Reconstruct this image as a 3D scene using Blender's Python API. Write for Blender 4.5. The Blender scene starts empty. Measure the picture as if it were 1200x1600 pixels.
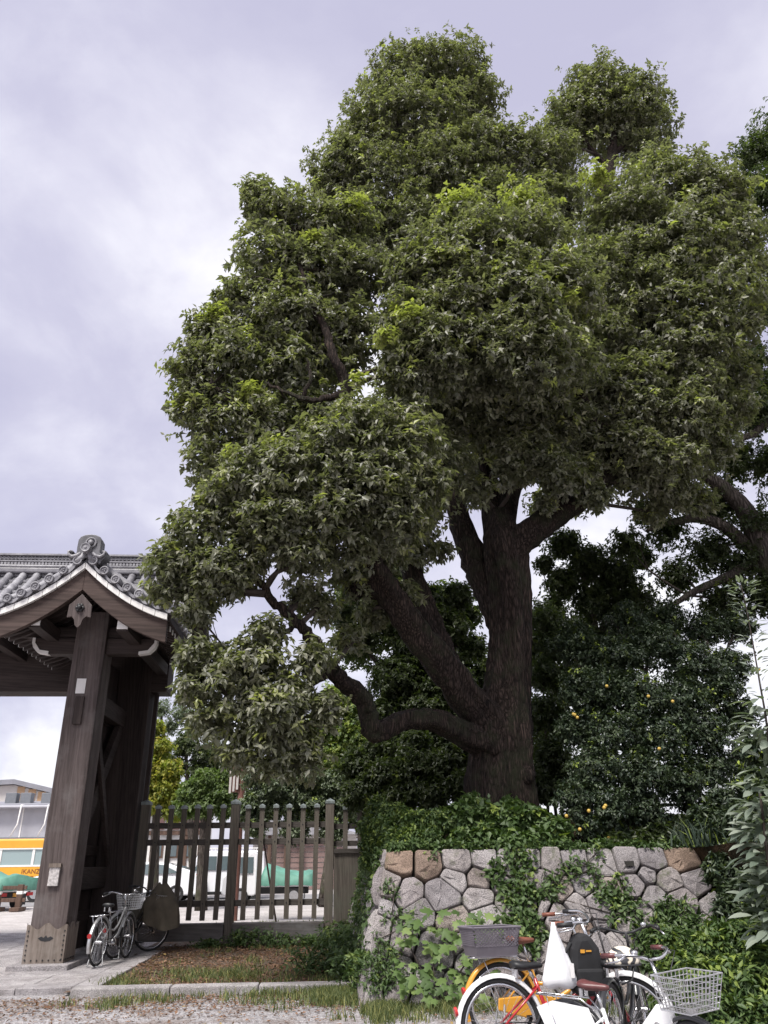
import bpy, math, random
import numpy as np
from mathutils import Vector, Matrix

# ------------------------------------------------------------------ camera, sky, sun, exposure
scene = bpy.context.scene
C = scene.collection
PI = math.pi
R = math.radians
FPX, PITCH, YAW, ROLL, EYE = 1203.0, R(24.2), R(4.0), R(0.7), 1.5
_f = np.array([math.sin(YAW)*math.cos(PITCH), math.cos(YAW)*math.cos(PITCH), math.sin(PITCH)])
_r0 = np.array([math.cos(YAW), -math.sin(YAW), 0.0])
_u0 = np.cross(_r0, _f)
_r = math.cos(ROLL)*_r0 - math.sin(ROLL)*_u0
_u = math.sin(ROLL)*_r0 + math.cos(ROLL)*_u0
CAM = np.array([0.0, 0.0, EYE])
cd = bpy.data.cameras.new('camera')
cam = bpy.data.objects.new('camera', cd)
C.objects.link(cam)
cd.sensor_fit = 'VERTICAL'
cd.sensor_height = 24.0
cd.lens = 24.0*FPX/1600.0
cd.clip_start, cd.clip_end = 0.1, 2000
cam.matrix_world = Matrix(((_r[0], _u[0], -_f[0], 0), (_r[1], _u[1], -_f[1], 0), (_r[2], _u[2], -_f[2], EYE), (0, 0, 0, 1)))
scene.camera = cam

SUN_ELEV, SUN_AZ = R(60), R(214)          # azimuth measured from +Y clockwise
sd = Vector((math.sin(SUN_AZ)*math.cos(SUN_ELEV), math.cos(SUN_AZ)*math.cos(SUN_ELEV), math.sin(SUN_ELEV)))
sl = bpy.data.lights.new('sun', 'SUN')
sl.energy, sl.angle, sl.color = 1.5, R(18), (1.0, 0.965, 0.91)
sun = bpy.data.objects.new('sun', sl)
C.objects.link(sun)
sun.rotation_euler = sd.to_track_quat('Z', 'Y').to_euler()
sun.location = (-20, -20, 40)

w = bpy.data.worlds.new('World')
scene.world = w
w.use_nodes = True
nt = w.node_tree
nt.nodes.clear()
def wn(t, **k):
    n = nt.nodes.new(t)
    for a, b in k.items():
        setattr(n, a, b)
    return n
tc = wn('ShaderNodeTexCoord')
sep = wn('ShaderNodeSeparateXYZ')
nt.links.new(tc.outputs['Generated'], sep.inputs[0])
zmax = wn('ShaderNodeMath', operation='MAXIMUM'); zmax.inputs[1].default_value = 0.0
nt.links.new(sep.outputs['Z'], zmax.inputs[0])
zadd = wn('ShaderNodeMath', operation='ADD'); zadd.inputs[1].default_value = 0.55
nt.links.new(zmax.outputs[0], zadd.inputs[0])
comb = wn('ShaderNodeCombineXYZ')
for i, ax in enumerate('XY'):
    dv = wn('ShaderNodeMath', operation='DIVIDE')
    nt.links.new(sep.outputs[ax], dv.inputs[0]); nt.links.new(zadd.outputs[0], dv.inputs[1])
    nt.links.new(dv.outputs[0], comb.inputs[i])
mp = wn('ShaderNodeMapping')
mp.inputs['Location'].default_value = (2.963424, 12.319306, 0.848429)
nt.links.new(comb.outputs[0], mp.inputs[0])
def wnoise(scale, detail, rough, dist=0.0):
    n = wn('ShaderNodeTexNoise')
    n.inputs['Scale'].default_value = scale
    n.inputs['Detail'].default_value = detail
    n.inputs['Roughness'].default_value = rough
    n.inputs['Distortion'].default_value = dist
    nt.links.new(mp.outputs[0], n.inputs['Vector'])
    return n
n1 = wnoise(1.7, 9, 0.5, 0.15)
n2 = wnoise(4.6, 8, 0.55, 0.3)
mx = wn('ShaderNodeMix', data_type='FLOAT')
mx.inputs[0].default_value = 0.36
nt.links.new(n1.outputs['Fac'], mx.inputs[2]); nt.links.new(n2.outputs['Fac'], mx.inputs[3])
cr = wn('ShaderNodeValToRGB')
e = cr.color_ramp.elements
e[0].position, e[0].color = 0.385, (0.47, 0.455, 0.585, 1)
e[1].position, e[1].color = 0.60, (0.95, 0.935, 0.955, 1)
for pos, col in ((0.44, (0.525, 0.51, 0.63, 1)), (0.495, (0.635, 0.62, 0.72, 1)), (0.545, (0.78, 0.765, 0.83, 1))):
    q = e.new(pos); q.color = col
nt.links.new(mx.outputs[0], cr.inputs[0])
sky = wn('ShaderNodeTexSky')
sky.sky_type = 'NISHITA'
sky.sun_disc = False
sky.sun_elevation = SUN_ELEV
sky.sun_rotation = SUN_AZ
bg1 = wn('ShaderNodeBackground'); bg1.inputs[1].default_value = 0.08
nt.links.new(sky.outputs[0], bg1.inputs[0])
bg2 = wn('ShaderNodeBackground'); bg2.inputs[1].default_value = 0.355
nt.links.new(cr.outputs[0], bg2.inputs[0])
ms = wn('ShaderNodeMixShader'); ms.inputs[0].default_value = 0.93     # thick cloud over a thin blue remainder
nt.links.new(bg1.outputs[0], ms.inputs[1]); nt.links.new(bg2.outputs[0], ms.inputs[2])
wo = wn('ShaderNodeOutputWorld')
nt.links.new(ms.outputs[0], wo.inputs[0])

vs = scene.view_settings
vs.view_transform, vs.look, vs.gamma, vs.use_curve_mapping = 'Standard', 'None', 1.0, False
vs.exposure = 1.85
scene.cycles.use_denoising = True
scene.cycles.max_bounces = 8
scene.cycles.transparent_max_bounces = 8
scene.cycles.use_adaptive_sampling = True
scene.cycles.adaptive_threshold = 0.02

# ------------------------------------------------------------------ measuring helpers (photo pixel -> point of the place)
def ray(px, py):
    return _f + _r*(px-600)/FPX + _u*(800-py)/FPX
def atY(px, py, y):
    d = ray(px, py); return CAM + d*(y/d[1])
def atZ(px, py, z=0.0):
    d = ray(px, py); return CAM + d*((z-EYE)/d[2])
def zopt(p):
    return float((np.array(p)-CAM) @ _f)

# ------------------------------------------------------------------ mesh helpers
class MB:
    def __init__(s):
        s.v, s.f = [], []
    def add(s, vs_, fs_):
        o = len(s.v); s.v += [tuple(map(float, q)) for q in vs_]; s.f += [tuple(o+i for i in q) for q in fs_]
        return s
    def box(s, x0, x1, y0, y1, z0, z1):
        return s.add([(x0,y0,z0),(x1,y0,z0),(x1,y1,z0),(x0,y1,z0),(x0,y0,z1),(x1,y0,z1),(x1,y1,z1),(x0,y1,z1)],
                     [(3,2,1,0),(4,5,6,7),(0,1,5,4),(1,2,6,5),(2,3,7,6),(3,0,4,7)])
    def bar(s, p0, p1, a, b, up=(0,0,1)):
        p0, p1 = Vector(p0), Vector(p1); d = (p1-p0).normalized(); u_ = Vector(up)
        if abs(d.dot(u_)) > 0.98: u_ = Vector((0,1,0))
        sx = d.cross(u_).normalized()*a/2; sy = sx.normalized().cross(d).normalized()*b/2
        vv = [p+i*sx+j*sy for p in (p0,p1) for i, j in ((-1,-1),(1,-1),(1,1),(-1,1))]
        return s.add(vv, [(3,2,1,0),(4,5,6,7),(0,1,5,4),(1,2,6,5),(2,3,7,6),(3,0,4,7)])
    def tube(s, pts, rad, n=8, cap=True, jit=0, rng=None):
        pts = [Vector(p) for p in pts]; k = len(pts)
        if not hasattr(rad, '__len__'): rad = [rad]*k
        t0 = (pts[1]-pts[0]).normalized()
        a = t0.orthogonal().normalized(); vv = []; ff = []
        for i, p in enumerate(pts):
            t = (pts[min(i+1,k-1)]-pts[max(i-1,0)]).normalized()
            a = (a-t*a.dot(t)).normalized(); b = t.cross(a)
            for j in range(n):
                an = 2*PI*j/n; rr = rad[i]*(1+(rng.uniform(-jit,jit) if jit else 0))
                vv.append(p+a*math.cos(an)*rr+b*math.sin(an)*rr)
        for i in range(k-1):
            for j in range(n):
                ff.append((i*n+j, i*n+(j+1)%n, (i+1)*n+(j+1)%n, (i+1)*n+j))
        if cap:
            ff.append(tuple(range(n-1,-1,-1))); ff.append(tuple((k-1)*n+j for j in range(n)))
        return s.add(vv, ff)
    def cyl(s, p0, p1, r, n=16, r1=None):
        return s.tube([p0,p1], [r, r if r1 is None else r1], n)
    def ring(s, c, axis, R_, r, n=32, m=6):
        c = Vector(c); ax = Vector(axis).normalized(); a = ax.orthogonal().normalized(); b = ax.cross(a); vv = []; ff = []
        for i in range(n):
            an = 2*PI*i/n; d = a*math.cos(an)+b*math.sin(an)
            for j in range(m):
                bn = 2*PI*j/m; vv.append(c+d*(R_+r*math.cos(bn))+ax*r*math.sin(bn))
        for i in range(n):
            for j in range(m):
                ff.append((i*m+j, ((i+1)%n)*m+j, ((i+1)%n)*m+(j+1)%m, i*m+(j+1)%m))
        return s.add(vv, ff)
    def prism(s, poly, d0, d1, plane='xz'):
        n = len(poly); vv = []
        for d in (d0, d1):
            for a, b in poly:
                vv.append({'xz': (a,d,b), 'yz': (d,a,b), 'xy': (a,b,d)}[plane])
        return s.add(vv, [tuple(range(n)), tuple(range(2*n-1,n-1,-1))]+[(i,(i+1)%n,n+(i+1)%n,n+i) for i in range(n)][::1])
    def strip(s, lo, hi):
        n = len(lo)
        return s.add(list(lo)+list(hi), [(i,i+1,n+i+1,n+i) for i in range(n-1)])
    def ball(s, c, rx, ry=None, rz=None, n=10, m=6):
        ry = ry or rx; rz = rz or rx; vv = [(c[0],c[1],c[2]-rz)]; ff = []
        for i in range(1,m):
            t = PI*i/m
            for j in range(n):
                p = 2*PI*j/n; vv.append((c[0]+rx*math.sin(t)*math.cos(p), c[1]+ry*math.sin(t)*math.sin(p), c[2]-rz*math.cos(t)))
        vv.append((c[0],c[1],c[2]+rz)); L = len(vv)-1
        for j in range(n):
            ff.append((0,1+(j+1)%n,1+j)); ff.append((L,L-n+j,L-n+(j+1)%n))
        for i in range(m-2):
            for j in range(n):
                ff.append((1+i*n+j,1+i*n+(j+1)%n,1+(i+1)*n+(j+1)%n,1+(i+1)*n+j))
        return s.add(vv, ff)

WORLD = {}
def meshdata(name, mb, m, smooth=False):
    me = bpy.data.meshes.new(name); me.from_pydata(mb.v, [], mb.f); me.update()
    if m: me.materials.append(m)
    if smooth: me.polygons.foreach_set('use_smooth', [True]*len(me.polygons))
    return me
def obj(name, mb, m, parent=None, smooth=False, bevel=0.0, label=None, fixn=False):
    me = mb if isinstance(mb, bpy.types.Mesh) else meshdata(name, mb, m, smooth)
    if fixn:
        import bmesh
        b = bmesh.new(); b.from_mesh(me); bmesh.ops.recalc_face_normals(b, faces=b.faces); b.to_mesh(me); b.free()
    o = bpy.data.objects.new(name, me); C.objects.link(o)
    if parent:
        o.parent = parent
        if parent.name in WORLD: o.location = -Vector(WORLD[parent.name])
    if bevel:
        bv = o.modifiers.new('edge', 'BEVEL'); bv.width = bevel; bv.segments = 2; bv.limit_method = 'ANGLE'; bv.angle_limit = R(40)
    if label: o['label'] = label
    return o
def tag(o, label, cat, group=None, kind=None):
    o['label'] = label; o['category'] = cat
    if group: o['group'] = group
    if kind: o['kind'] = kind
    return o
def thing(name, label, cat, loc=(0,0,0), rotz=0.0, group=None, world=False):
    o = bpy.data.objects.new(name, None); C.objects.link(o)
    o.empty_display_size = 0.1
    o.location = tuple(map(float, loc)); o.rotation_euler = (0,0,rotz)
    if world: WORLD[o.name] = tuple(map(float, loc))
    return tag(o, label, cat, group)
def struct(name, mb, m, smooth=False):
    o = obj(name, mb, m, None, smooth); o['kind'] = 'structure'; return o
def piece(name, me, parent, loc=(0,0,0), rot=(0,0,0)):
    o = bpy.data.objects.new(name, me); C.objects.link(o); o.parent = parent
    off = Vector(WORLD.get(parent.name, (0,0,0)))
    o.location = Vector(loc)-off; o.rotation_euler = rot
    return o

# ------------------------------------------------------------------ materials
def mat_new(name):
    m = bpy.data.materials.new(name); m.use_nodes = True
    t = m.node_tree; b = t.nodes['Principled BSDF']
    return m, t, b
def N(t, typ, **k):
    n = t.nodes.new(typ)
    for a, b in k.items():
        if isinstance(a, str) and a.startswith('i_'): n.inputs[a[2:].replace('_', ' ')].default_value = b
        else: setattr(n, a, b)
    return n
def ramp(t, src, stops):
    n = t.nodes.new('ShaderNodeValToRGB'); el = n.color_ramp.elements
    while len(el) < len(stops): el.new(0.5)
    for q, (p, c) in zip(el, stops):
        q.position = p; q.color = (*c, 1) if len(c) == 3 else c
    t.links.new(src, n.inputs[0]); return n.outputs[0]
def coords(t, scale=(1,1,1), src='Object'):
    tcn = N(t, 'ShaderNodeTexCoord'); mpn = N(t, 'ShaderNodeMapping'); mpn.inputs['Scale'].default_value = scale
    t.links.new(tcn.outputs[src], mpn.inputs[0]); return mpn.outputs[0]
def noise(t, vec, scale, detail=4, rough=0.55, dist=0.0):
    n = N(t, 'ShaderNodeTexNoise', i_Scale=scale, i_Detail=detail, i_Roughness=rough, i_Distortion=dist)
    t.links.new(vec, n.inputs['Vector']); return n.outputs['Fac']
def mixc(t, fac, a, b, mode='MIX'):
    n = N(t, 'ShaderNodeMix', data_type='RGBA', blend_type=mode)
    for s_, i in ((fac, 0), (a, 6), (b, 7)):
        if hasattr(s_, 'is_output'): t.links.new(s_, n.inputs[i])
        else: n.inputs[i].default_value = s_ if i == 0 else (*s_, 1)
    return n.outputs[2]
def bump(t, b, h, strength=0.4, dist=0.02):
    n = N(t, 'ShaderNodeBump', i_Strength=strength, i_Distance=dist)
    t.links.new(h, n.inputs['Height']); t.links.new(n.outputs[0], b.inputs['Normal'])
def plain(name, col, rough=0.5, metal=0.0, var=0.12, scale=6.0, bmp=0.0, spec=0.5, bscale=40.0, coat=0.0):
    m, t, b = mat_new(name)
    v = coords(t); n = noise(t, v, scale, 5)
    lo = tuple(c*(1-var*1.4) for c in col); hi = tuple(min(1, c*(1+var)) for c in col)
    t.links.new(ramp(t, n, [(0.3, lo), (0.7, hi)]), b.inputs['Base Color'])
    b.inputs['Roughness'].default_value = rough; b.inputs['Metallic'].default_value = metal
    b.inputs['Specular IOR Level'].default_value = spec; b.inputs['Coat Weight'].default_value = coat
    if bmp: bump(t, b, noise(t, v, bscale, 4), bmp, 0.01)
    return m
def wood(name, dark, light, axis='z', grain=26.0, bmp=0.5, wear=None, rough=0.75):
    m, t, b = mat_new(name)
    st = {'x': (0.07,1,1), 'y': (1,0.07,1), 'z': (1,1,0.07)}[axis]
    v = coords(t, st)
    big = noise(t, v, 3.2, 3, 0.5, 0.6)
    wv = N(t, 'ShaderNodeTexWave', wave_type='BANDS', bands_direction='DIAGONAL', i_Scale=grain*0.35, i_Distortion=9.0, i_Detail=3.0)
    wv.inputs['Detail Scale'].default_value = 1.4
    t.links.new(v, wv.inputs['Vector'])
    fine = noise(t, v, grain*2.2, 5, 0.65)
    f1 = N(t, 'ShaderNodeMath', operation='MULTIPLY_ADD'); f1.inputs[1].default_value = 0.11
    t.links.new(wv.outputs['Fac'], f1.inputs[0])
    f2 = N(t, 'ShaderNodeMath', operation='MULTIPLY_ADD'); f2.inputs[1].default_value = 0.5
    t.links.new(fine, f2.inputs[0]); t.links.new(big, f2.inputs[2])
    f3 = N(t, 'ShaderNodeMath', operation='MULTIPLY'); f3.inputs[1].default_value = 0.70
    t.links.new(f2.outputs[0], f3.inputs[0]); t.links.new(f3.outputs[0], f1.inputs[2])
    col = ramp(t, f1.outputs[0], [(0.3, dark), (0.8, light)])
    if wear:
        wz = noise(t, coords(t), 1.7, 6, 0.65)
        col = mixc(t, ramp(t, wz, [(0.5, (0,0,0)), (0.72, (0.7,0.7,0.7))]), col, wear)
    t.links.new(col, b.inputs['Base Color'])
    b.inputs['Roughness'].default_value = rough; b.inputs['Specular IOR Level'].default_value = 0.25
    bump(t, b, f1.outputs[0], bmp, 0.015)
    return m
def granite(name, cols, speck=260.0, moss=0.25):
    m, t, b = mat_new(name)
    v = coords(t)
    oi = N(t, 'ShaderNodeObjectInfo')
    base = ramp(t, oi.outputs['Random'], cols)
    s1 = noise(t, v, speck*0.45, 2, 0.7)
    sp = ramp(t, s1, [(0.36, (0.28,0.28,0.29)), (0.5, (0.95,0.95,0.95)), (0.66, (1.5,1.47,1.45))])
    col = mixc(t, 1.0, base, sp, 'MULTIPLY')
    st = ramp(t, noise(t, v, 2.6, 6, 0.68), [(0.35, (0.5,0.47,0.46)), (0.62, (1.08,1.06,1.05))])
    col = mixc(t, 0.75, col, st, 'MULTIPLY')
    if moss:
        mo = ramp(t, noise(t, v, 3.7, 7, 0.7), [(0.56, (0,0,0)), (0.68, (moss*3,)*3)])
        col = mixc(t, mo, col, (0.07,0.085,0.035))
    t.links.new(col, b.inputs['Base Color'])
    b.inputs['Roughness'].default_value = 0.88; b.inputs['Specular IOR Level'].default_value = 0.25
    bump(t, b, noise(t, v, 48, 8, 0.75), 0.9, 0.02)
    return m
def leafmat(name, stops, fresh=(0.30,0.38,0.05), trans=0.3, rough=0.42, spec=0.5):
    m, t, b = mat_new(name)
    a = N(t, 'ShaderNodeVertexColor', layer_name='leafcol'); sp = N(t, 'ShaderNodeSeparateColor')
    t.links.new(a.outputs[0], sp.inputs[0])
    col = ramp(t, sp.outputs[0], stops)
    col = mixc(t, sp.outputs[1], col, fresh)
    t.links.new(col, b.inputs['Base Color'])
    b.inputs['Roughness'].default_value = rough; b.inputs['Specular IOR Level'].default_value = spec
    tr = N(t, 'ShaderNodeBsdfTranslucent')
    tcol = mixc(t, 1.0, col, (1.25,1.5,0.6), 'MULTIPLY'); t.links.new(tcol, tr.inputs[0])
    mxs = N(t, 'ShaderNodeMixShader'); mxs.inputs[0].default_value = trans
    t.links.new(b.outputs[0], mxs.inputs[1]); t.links.new(tr.outputs[0], mxs.inputs[2])
    out = t.nodes['Material Output']; t.links.new(mxs.outputs[0], out.inputs[0])
    return m
def bark(name, dark, light, scale=7.0, moss=None):
    m, t, b = mat_new(name)
    v = coords(t, (1,1,0.16))
    vo = N(t, 'ShaderNodeTexVoronoi', feature='DISTANCE_TO_EDGE', i_Scale=scale*2.2)
    nv = N(t, 'ShaderNodeTexNoise', i_Scale=3.0, i_Detail=4.0)
    t.links.new(v, nv.inputs['Vector'])
    av = N(t, 'ShaderNodeVectorMath', operation='ADD'); t.links.new(v, av.inputs[0])
    sv = N(t, 'ShaderNodeVectorMath', operation='SCALE'); sv.inputs['Scale'].default_value = 0.25
    t.links.new(nv.outputs['Color'], sv.inputs[0]); t.links.new(sv.outputs[0], av.inputs[1])
    t.links.new(av.outputs[0], vo.inputs['Vector'])
    fine = noise(t, v, scale*3.1, 9, 0.78, 0.8)
    ad = N(t, 'ShaderNodeMath', operation='MULTIPLY_ADD'); ad.inputs[1].default_value = 0.9
    t.links.new(vo.outputs['Distance'], ad.inputs[0])
    hf = N(t, 'ShaderNodeMath', operation='MULTIPLY'); hf.inputs[1].default_value = 1.0
    t.links.new(fine, hf.inputs[0]); t.links.new(hf.outputs[0], ad.inputs[2])
    col = ramp(t, ad.outputs[0], [(0.42, dark), (0.62, tuple(0.35*a_+0.65*b_ for a_, b_ in zip(light, dark))), (0.85, light)])
    st = ramp(t, noise(t, coords(t), 1.3, 6, 0.65), [(0.35, (0.55,0.5,0.5)), (0.65, (1.1,1.05,1.0))])
    col = mixc(t, 0.8, col, st, 'MULTIPLY')
    if moss:
        mo = ramp(t, noise(t, coords(t), 2.2, 6, 0.7), [(0.5, (0,0,0)), (0.66, (0.75,0.75,0.75))])
        col = mixc(t, mo, col, moss)
    t.links.new(col, b.inputs['Base Color'])
    b.inputs['Roughness'].default_value = 0.9; b.inputs['Specular IOR Level'].default_value = 0.2
    bump(t, b, ad.outputs[0], 1.0, 0.05)
    return m
def glass_dark(name, col=(0.03,0.045,0.05), rough=0.08):
    m, t, b = mat_new(name)
    b.inputs['Base Color'].default_value = (*col, 1); b.inputs['Roughness'].default_value = rough; b.inputs['Specular IOR Level'].default_value = 0.8
    return m

M = {}
DW, LW = (0.012,0.0085,0.008), (0.075,0.057,0.053)  # near-black: shade under the roofs is put into this timber colour
for ax in 'xyz': M['wood_'+ax] = wood('gate_wood_'+ax, DW, LW, ax)
M['post'] = wood('post_wood', (0.026,0.019,0.018), (0.15,0.12,0.115), 'z', 22, 0.8, wear=(0.16,0.145,0.14))
M['clad'] = wood('cladding_wood', (0.06,0.045,0.035), (0.26,0.215,0.185), 'z', 20, 0.7, wear=(0.27,0.24,0.215))
M['board_wood'] = wood('bargeboard_wood', (0.02,0.013,0.011), (0.12,0.085,0.075), 'x', 18, 0.4)
M['fence_wood'] = wood('fence_wood', (0.045,0.038,0.032), (0.18,0.155,0.13), 'z', 26, 0.6, wear=(0.12,0.125,0.095))
M['fence_rail'] = wood('fence_rail_wood', (0.028,0.024,0.02), (0.12,0.105,0.095), 'x', 26, 0.6)
M['sill'] = wood('sill_wood', (0.03,0.025,0.024), (0.15,0.135,0.13), 'x', 22, 0.5, wear=(0.2,0.2,0.2))
M['cap'] = plain('cap_metal', (0.22,0.25,0.245), 0.5, 0.4, 0.25, 12)
M['white'] = plain('white_lime', (0.78,0.76,0.74), 0.7, var=0.06, scale=9)
M['paper'] = plain('paper', (0.75,0.73,0.72), 0.8, var=0.05)
M['plaque'] = plain('plaque', (0.5,0.47,0.46), 0.7, var=0.3, scale=30)
def tile_mat(name, lo, hi):
    m, t, b = mat_new(name); v = coords(t); oi = N(t, 'ShaderNodeObjectInfo')
    base = ramp(t, oi.outputs['Random'], [(0.0, lo), (1.0, hi)])
    col = mixc(t, 0.9, base, ramp(t, noise(t, v, 6, 7, 0.7), [(0.32, (0.55,0.54,0.56)), (0.68, (1.25,1.25,1.22))]), 'MULTIPLY')
    li = ramp(t, noise(t, v, 13, 6, 0.7), [(0.6, (0,0,0)), (0.72, (0.5,0.5,0.5))])
    t.links.new(mixc(t, li, col, (0.36,0.36,0.33)), b.inputs['Base Color'])
    b.inputs['Roughness'].default_value = 0.45; bump(t, b, noise(t, v, 40, 4), 0.25, 0.01); return m
M['tile'] = tile_mat('roof_tile', (0.20,0.195,0.215), (0.33,0.325,0.35))
M['tile_dark'] = plain('roof_tile_dark', (0.12,0.118,0.13), 0.5, 0.0, 0.3, 7, 0.15)
M['granite'] = granite('wall_granite', [(0.0, (0.33,0.30,0.30)), (0.3, (0.25,0.235,0.245)), (0.55, (0.38,0.36,0.36)), (0.78, (0.29,0.265,0.26)), (0.90, (0.31,0.27,0.245)), (1.0, (0.23,0.20,0.19))])
M['granite_brown'] = granite('wall_granite_brown', [(0.0, (0.27,0.20,0.155)), (1.0, (0.235,0.185,0.155))])
M['kerb'] = granite('kerb_stone', [(0.0, (0.46,0.44,0.44)), (1.0, (0.40,0.385,0.385))], 300, 0.12)
M['paving'] = granite('paving_stone', [(0.0, (0.43,0.41,0.415)), (0.5, (0.385,0.37,0.38)), (1.0, (0.47,0.45,0.455))], 320, 0.06)
M['core'] = plain('wall_core', (0.035,0.032,0.028), 0.95, var=0.4, scale=10)
M['bark'] = bark('camphor_bark', (0.005,0.004,0.0035), (0.095,0.070,0.060), 11.0, moss=(0.035,0.04,0.022))
M['bark2'] = bark('pale_bark', (0.03,0.026,0.022), (0.19,0.165,0.15), 8.0, moss=(0.08,0.085,0.05))
M['twig'] = plain('twig_bark', (0.045,0.034,0.028), 0.85, var=0.3, scale=14)
M['chrome'] = plain('chrome', (0.62,0.62,0.64), 0.25, 0.95, 0.1, 20)
M['alloy'] = plain('alloy', (0.55,0.55,0.56), 0.38, 0.85, 0.1, 20)
M['rubber'] = plain('rubber', (0.02,0.02,0.021), 0.75, var=0.25, scale=20)
M['black'] = plain('black_plastic', (0.018,0.018,0.02), 0.5, var=0.2)
M['black_paint'] = plain('black_paint', (0.012,0.012,0.014), 0.3, var=0.2, coat=0.3)
M['white_paint'] = plain('white_paint', (0.76,0.76,0.77), 0.35, var=0.05, coat=0.3)
M['red_paint'] = plain('red_paint', (0.42,0.02,0.028), 0.32, var=0.12, coat=0.4)
M['yellow_paint'] = plain('yellow_paint', (0.62,0.29,0.03), 0.35, var=0.1, coat=0.3)
M['silver_paint'] = plain('silver_paint', (0.36,0.36,0.37), 0.35, 0.5, 0.1, 9)
M['brown_leather'] = plain('brown_leather', (0.19,0.065,0.04), 0.5, var=0.2, scale=20)
M['maroon_leather'] = plain('maroon_leather', (0.12,0.04,0.04), 0.4, var=0.2, scale=20)
M['red_glass'] = plain('red_reflector', (0.5,0.03,0.03), 0.25, var=0.1)
M['car_white'] = plain('car_white', (0.78,0.78,0.8), 0.3, var=0.03, scale=2, coat=0.5)
M['car_glass'] = glass_dark('car_glass', (0.10,0.13,0.14))
M['pale_glass'] = glass_dark('bus_glass', (0.28,0.36,0.37))
M['tarp'] = plain('green_tarp', (0.10,0.26,0.20), 0.6, var=0.15, scale=4, bmp=0.2, bscale=6)
M['tarp_blue'] = plain('pale_blue_tarp', (0.30,0.45,0.46), 0.6, var=0.15, scale=4)

# ================================================================== GROUND
def ground_mat(name, stops, pebble=70.0, litter=0.0, bmp=0.8, big=((0.35,(0.8,0.79,0.78)),(0.65,(1.1,1.1,1.1)))):
    m, t, b = mat_new(name)
    v = coords(t)
    vo = N(t, 'ShaderNodeTexVoronoi', i_Scale=pebble); t.links.new(v, vo.inputs['Vector'])
    sc = N(t, 'ShaderNodeSeparateColor'); t.links.new(vo.outputs['Color'], sc.inputs[0])
    col = ramp(t, sc.outputs[0], stops)
    col = mixc(t, 0.85, col, ramp(t, noise(t, v, 1.1, 6, 0.65), list(big)), 'MULTIPLY')
    if litter:
        li = ramp(t, noise(t, v, 2.3, 7, 0.72), [(0.47, (0,0,0)), (0.6, (litter,)*3)])
        lc = ramp(t, noise(t, v, 30, 3, 0.6), [(0.35, (0.06,0.035,0.02)), (0.65, (0.22,0.14,0.09))])
        col = mixc(t, li, col, lc)
    t.links.new(col, b.inputs['Base Color'])
    b.inputs['Roughness'].default_value = 0.92; b.inputs['Specular IOR Level'].default_value = 0.2
    bump(t, b, vo.outputs['Distance'], bmp, 0.02)
    return m
M['gravel'] = ground_mat('gravel', [(0.0, (0.17,0.16,0.165)), (0.5, (0.33,0.315,0.325)), (1.0, (0.55,0.53,0.54))], 58, 0.45)
M['yard'] = ground_mat('yard_gravel', [(0.0, (0.36,0.34,0.335)), (0.5, (0.46,0.43,0.425)), (1.0, (0.54,0.51,0.50))], 40, 0.0)
M['soil'] = ground_mat('soil', [(0.0, (0.06,0.045,0.035)), (0.5, (0.13,0.10,0.08)), (1.0, (0.22,0.18,0.15))], 60, 0.9)
M['earth'] = ground_mat('earth', [(0.0, (0.02,0.017,0.012)), (1.0, (0.05,0.042,0.03))], 40, 0.4)
M['earth'].node_tree.nodes['Principled BSDF'].inputs['Specular IOR Level'].default_value = 0.0
M['asphalt'] = plain('asphalt', (0.22,0.215,0.22), 0.9, var=0.15, scale=3, bmp=0.3)

rng = random.Random(5)
mb = MB(); S = 1500
mb.add([(-S,-S,-0.08),(S,-S,-0.08),(S,S,-0.08),(-S,S,-0.08)], [(0,1,2,3)])
struct('ground', mb, M['gravel'])
mb = MB(); mb.add([(-60,18.2,-0.02),(0.9,18.2,-0.02),(60,26,-0.02),(60,90,-0.02),(-60,90,-0.02)], [(0,1,2,3,4)])
struct('yard_ground', mb, M['yard'])
mb = MB(); mb.add([(-60,33.2,-0.012),(40,33.2,-0.012),(40,40.5,-0.012),(-60,40.5,-0.012)], [(0,1,2,3)])
struct('road', mb, M['asphalt'])
def hfield(x0, x1, nx, y0, y1, ny, fn):
    mb = MB(); vv = []; ff = []
    for j in range(ny+1):
        for i in range(nx+1):
            x = x0+(x1-x0)*i/nx; y = y0+(y1-y0)*j/ny; vv.append((x, y, fn(x, y)))
    for j in range(ny):
        for i in range(nx):
            a = j*(nx+1)+i; ff.append((a, a+1, a+nx+2, a+nx+1))
    return mb.add(vv, ff)
def hsh(x, y):
    return math.sin(x*3.1+1.3*math.sin(y*2.3))*math.cos(y*2.7+x)*0.5+math.sin(x*7.7+y*5.3)*0.2
def soilz(x, y):
    return -0.035+0.02*hsh(x, y)+0.05*max(0, min(1, (y-14)/3))
struct('soil_bed', hfield(-3.4, 1.6, 40, 11.85, 18.6, 50, soilz), M['soil'], True)
def sm(a, b, x):
    q = max(0.0, min(1.0, (x-a)/(b-a))); return q*q*(3-2*q)
def bankz(x, y):
    top = 1.6+0.55*sm(11.2, 14.5, y)+0.06*hsh(x*0.7, y*0.7)
    if x > 5.0:
        k = sm(5.0, 6.6, x)
        front = sm(10.6-1.4*k, 12.6-0.4*k, y)
        return -0.15+(top+0.15)*front
    return top
struct('earth_bank', hfield(0.95, 5.0, 20, 11.42, 30, 60, bankz), M['earth'], True)
struct('earth_slope', hfield(4.98, 30, 60, 9.0, 30, 70, bankz), M['earth'], True)

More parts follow.
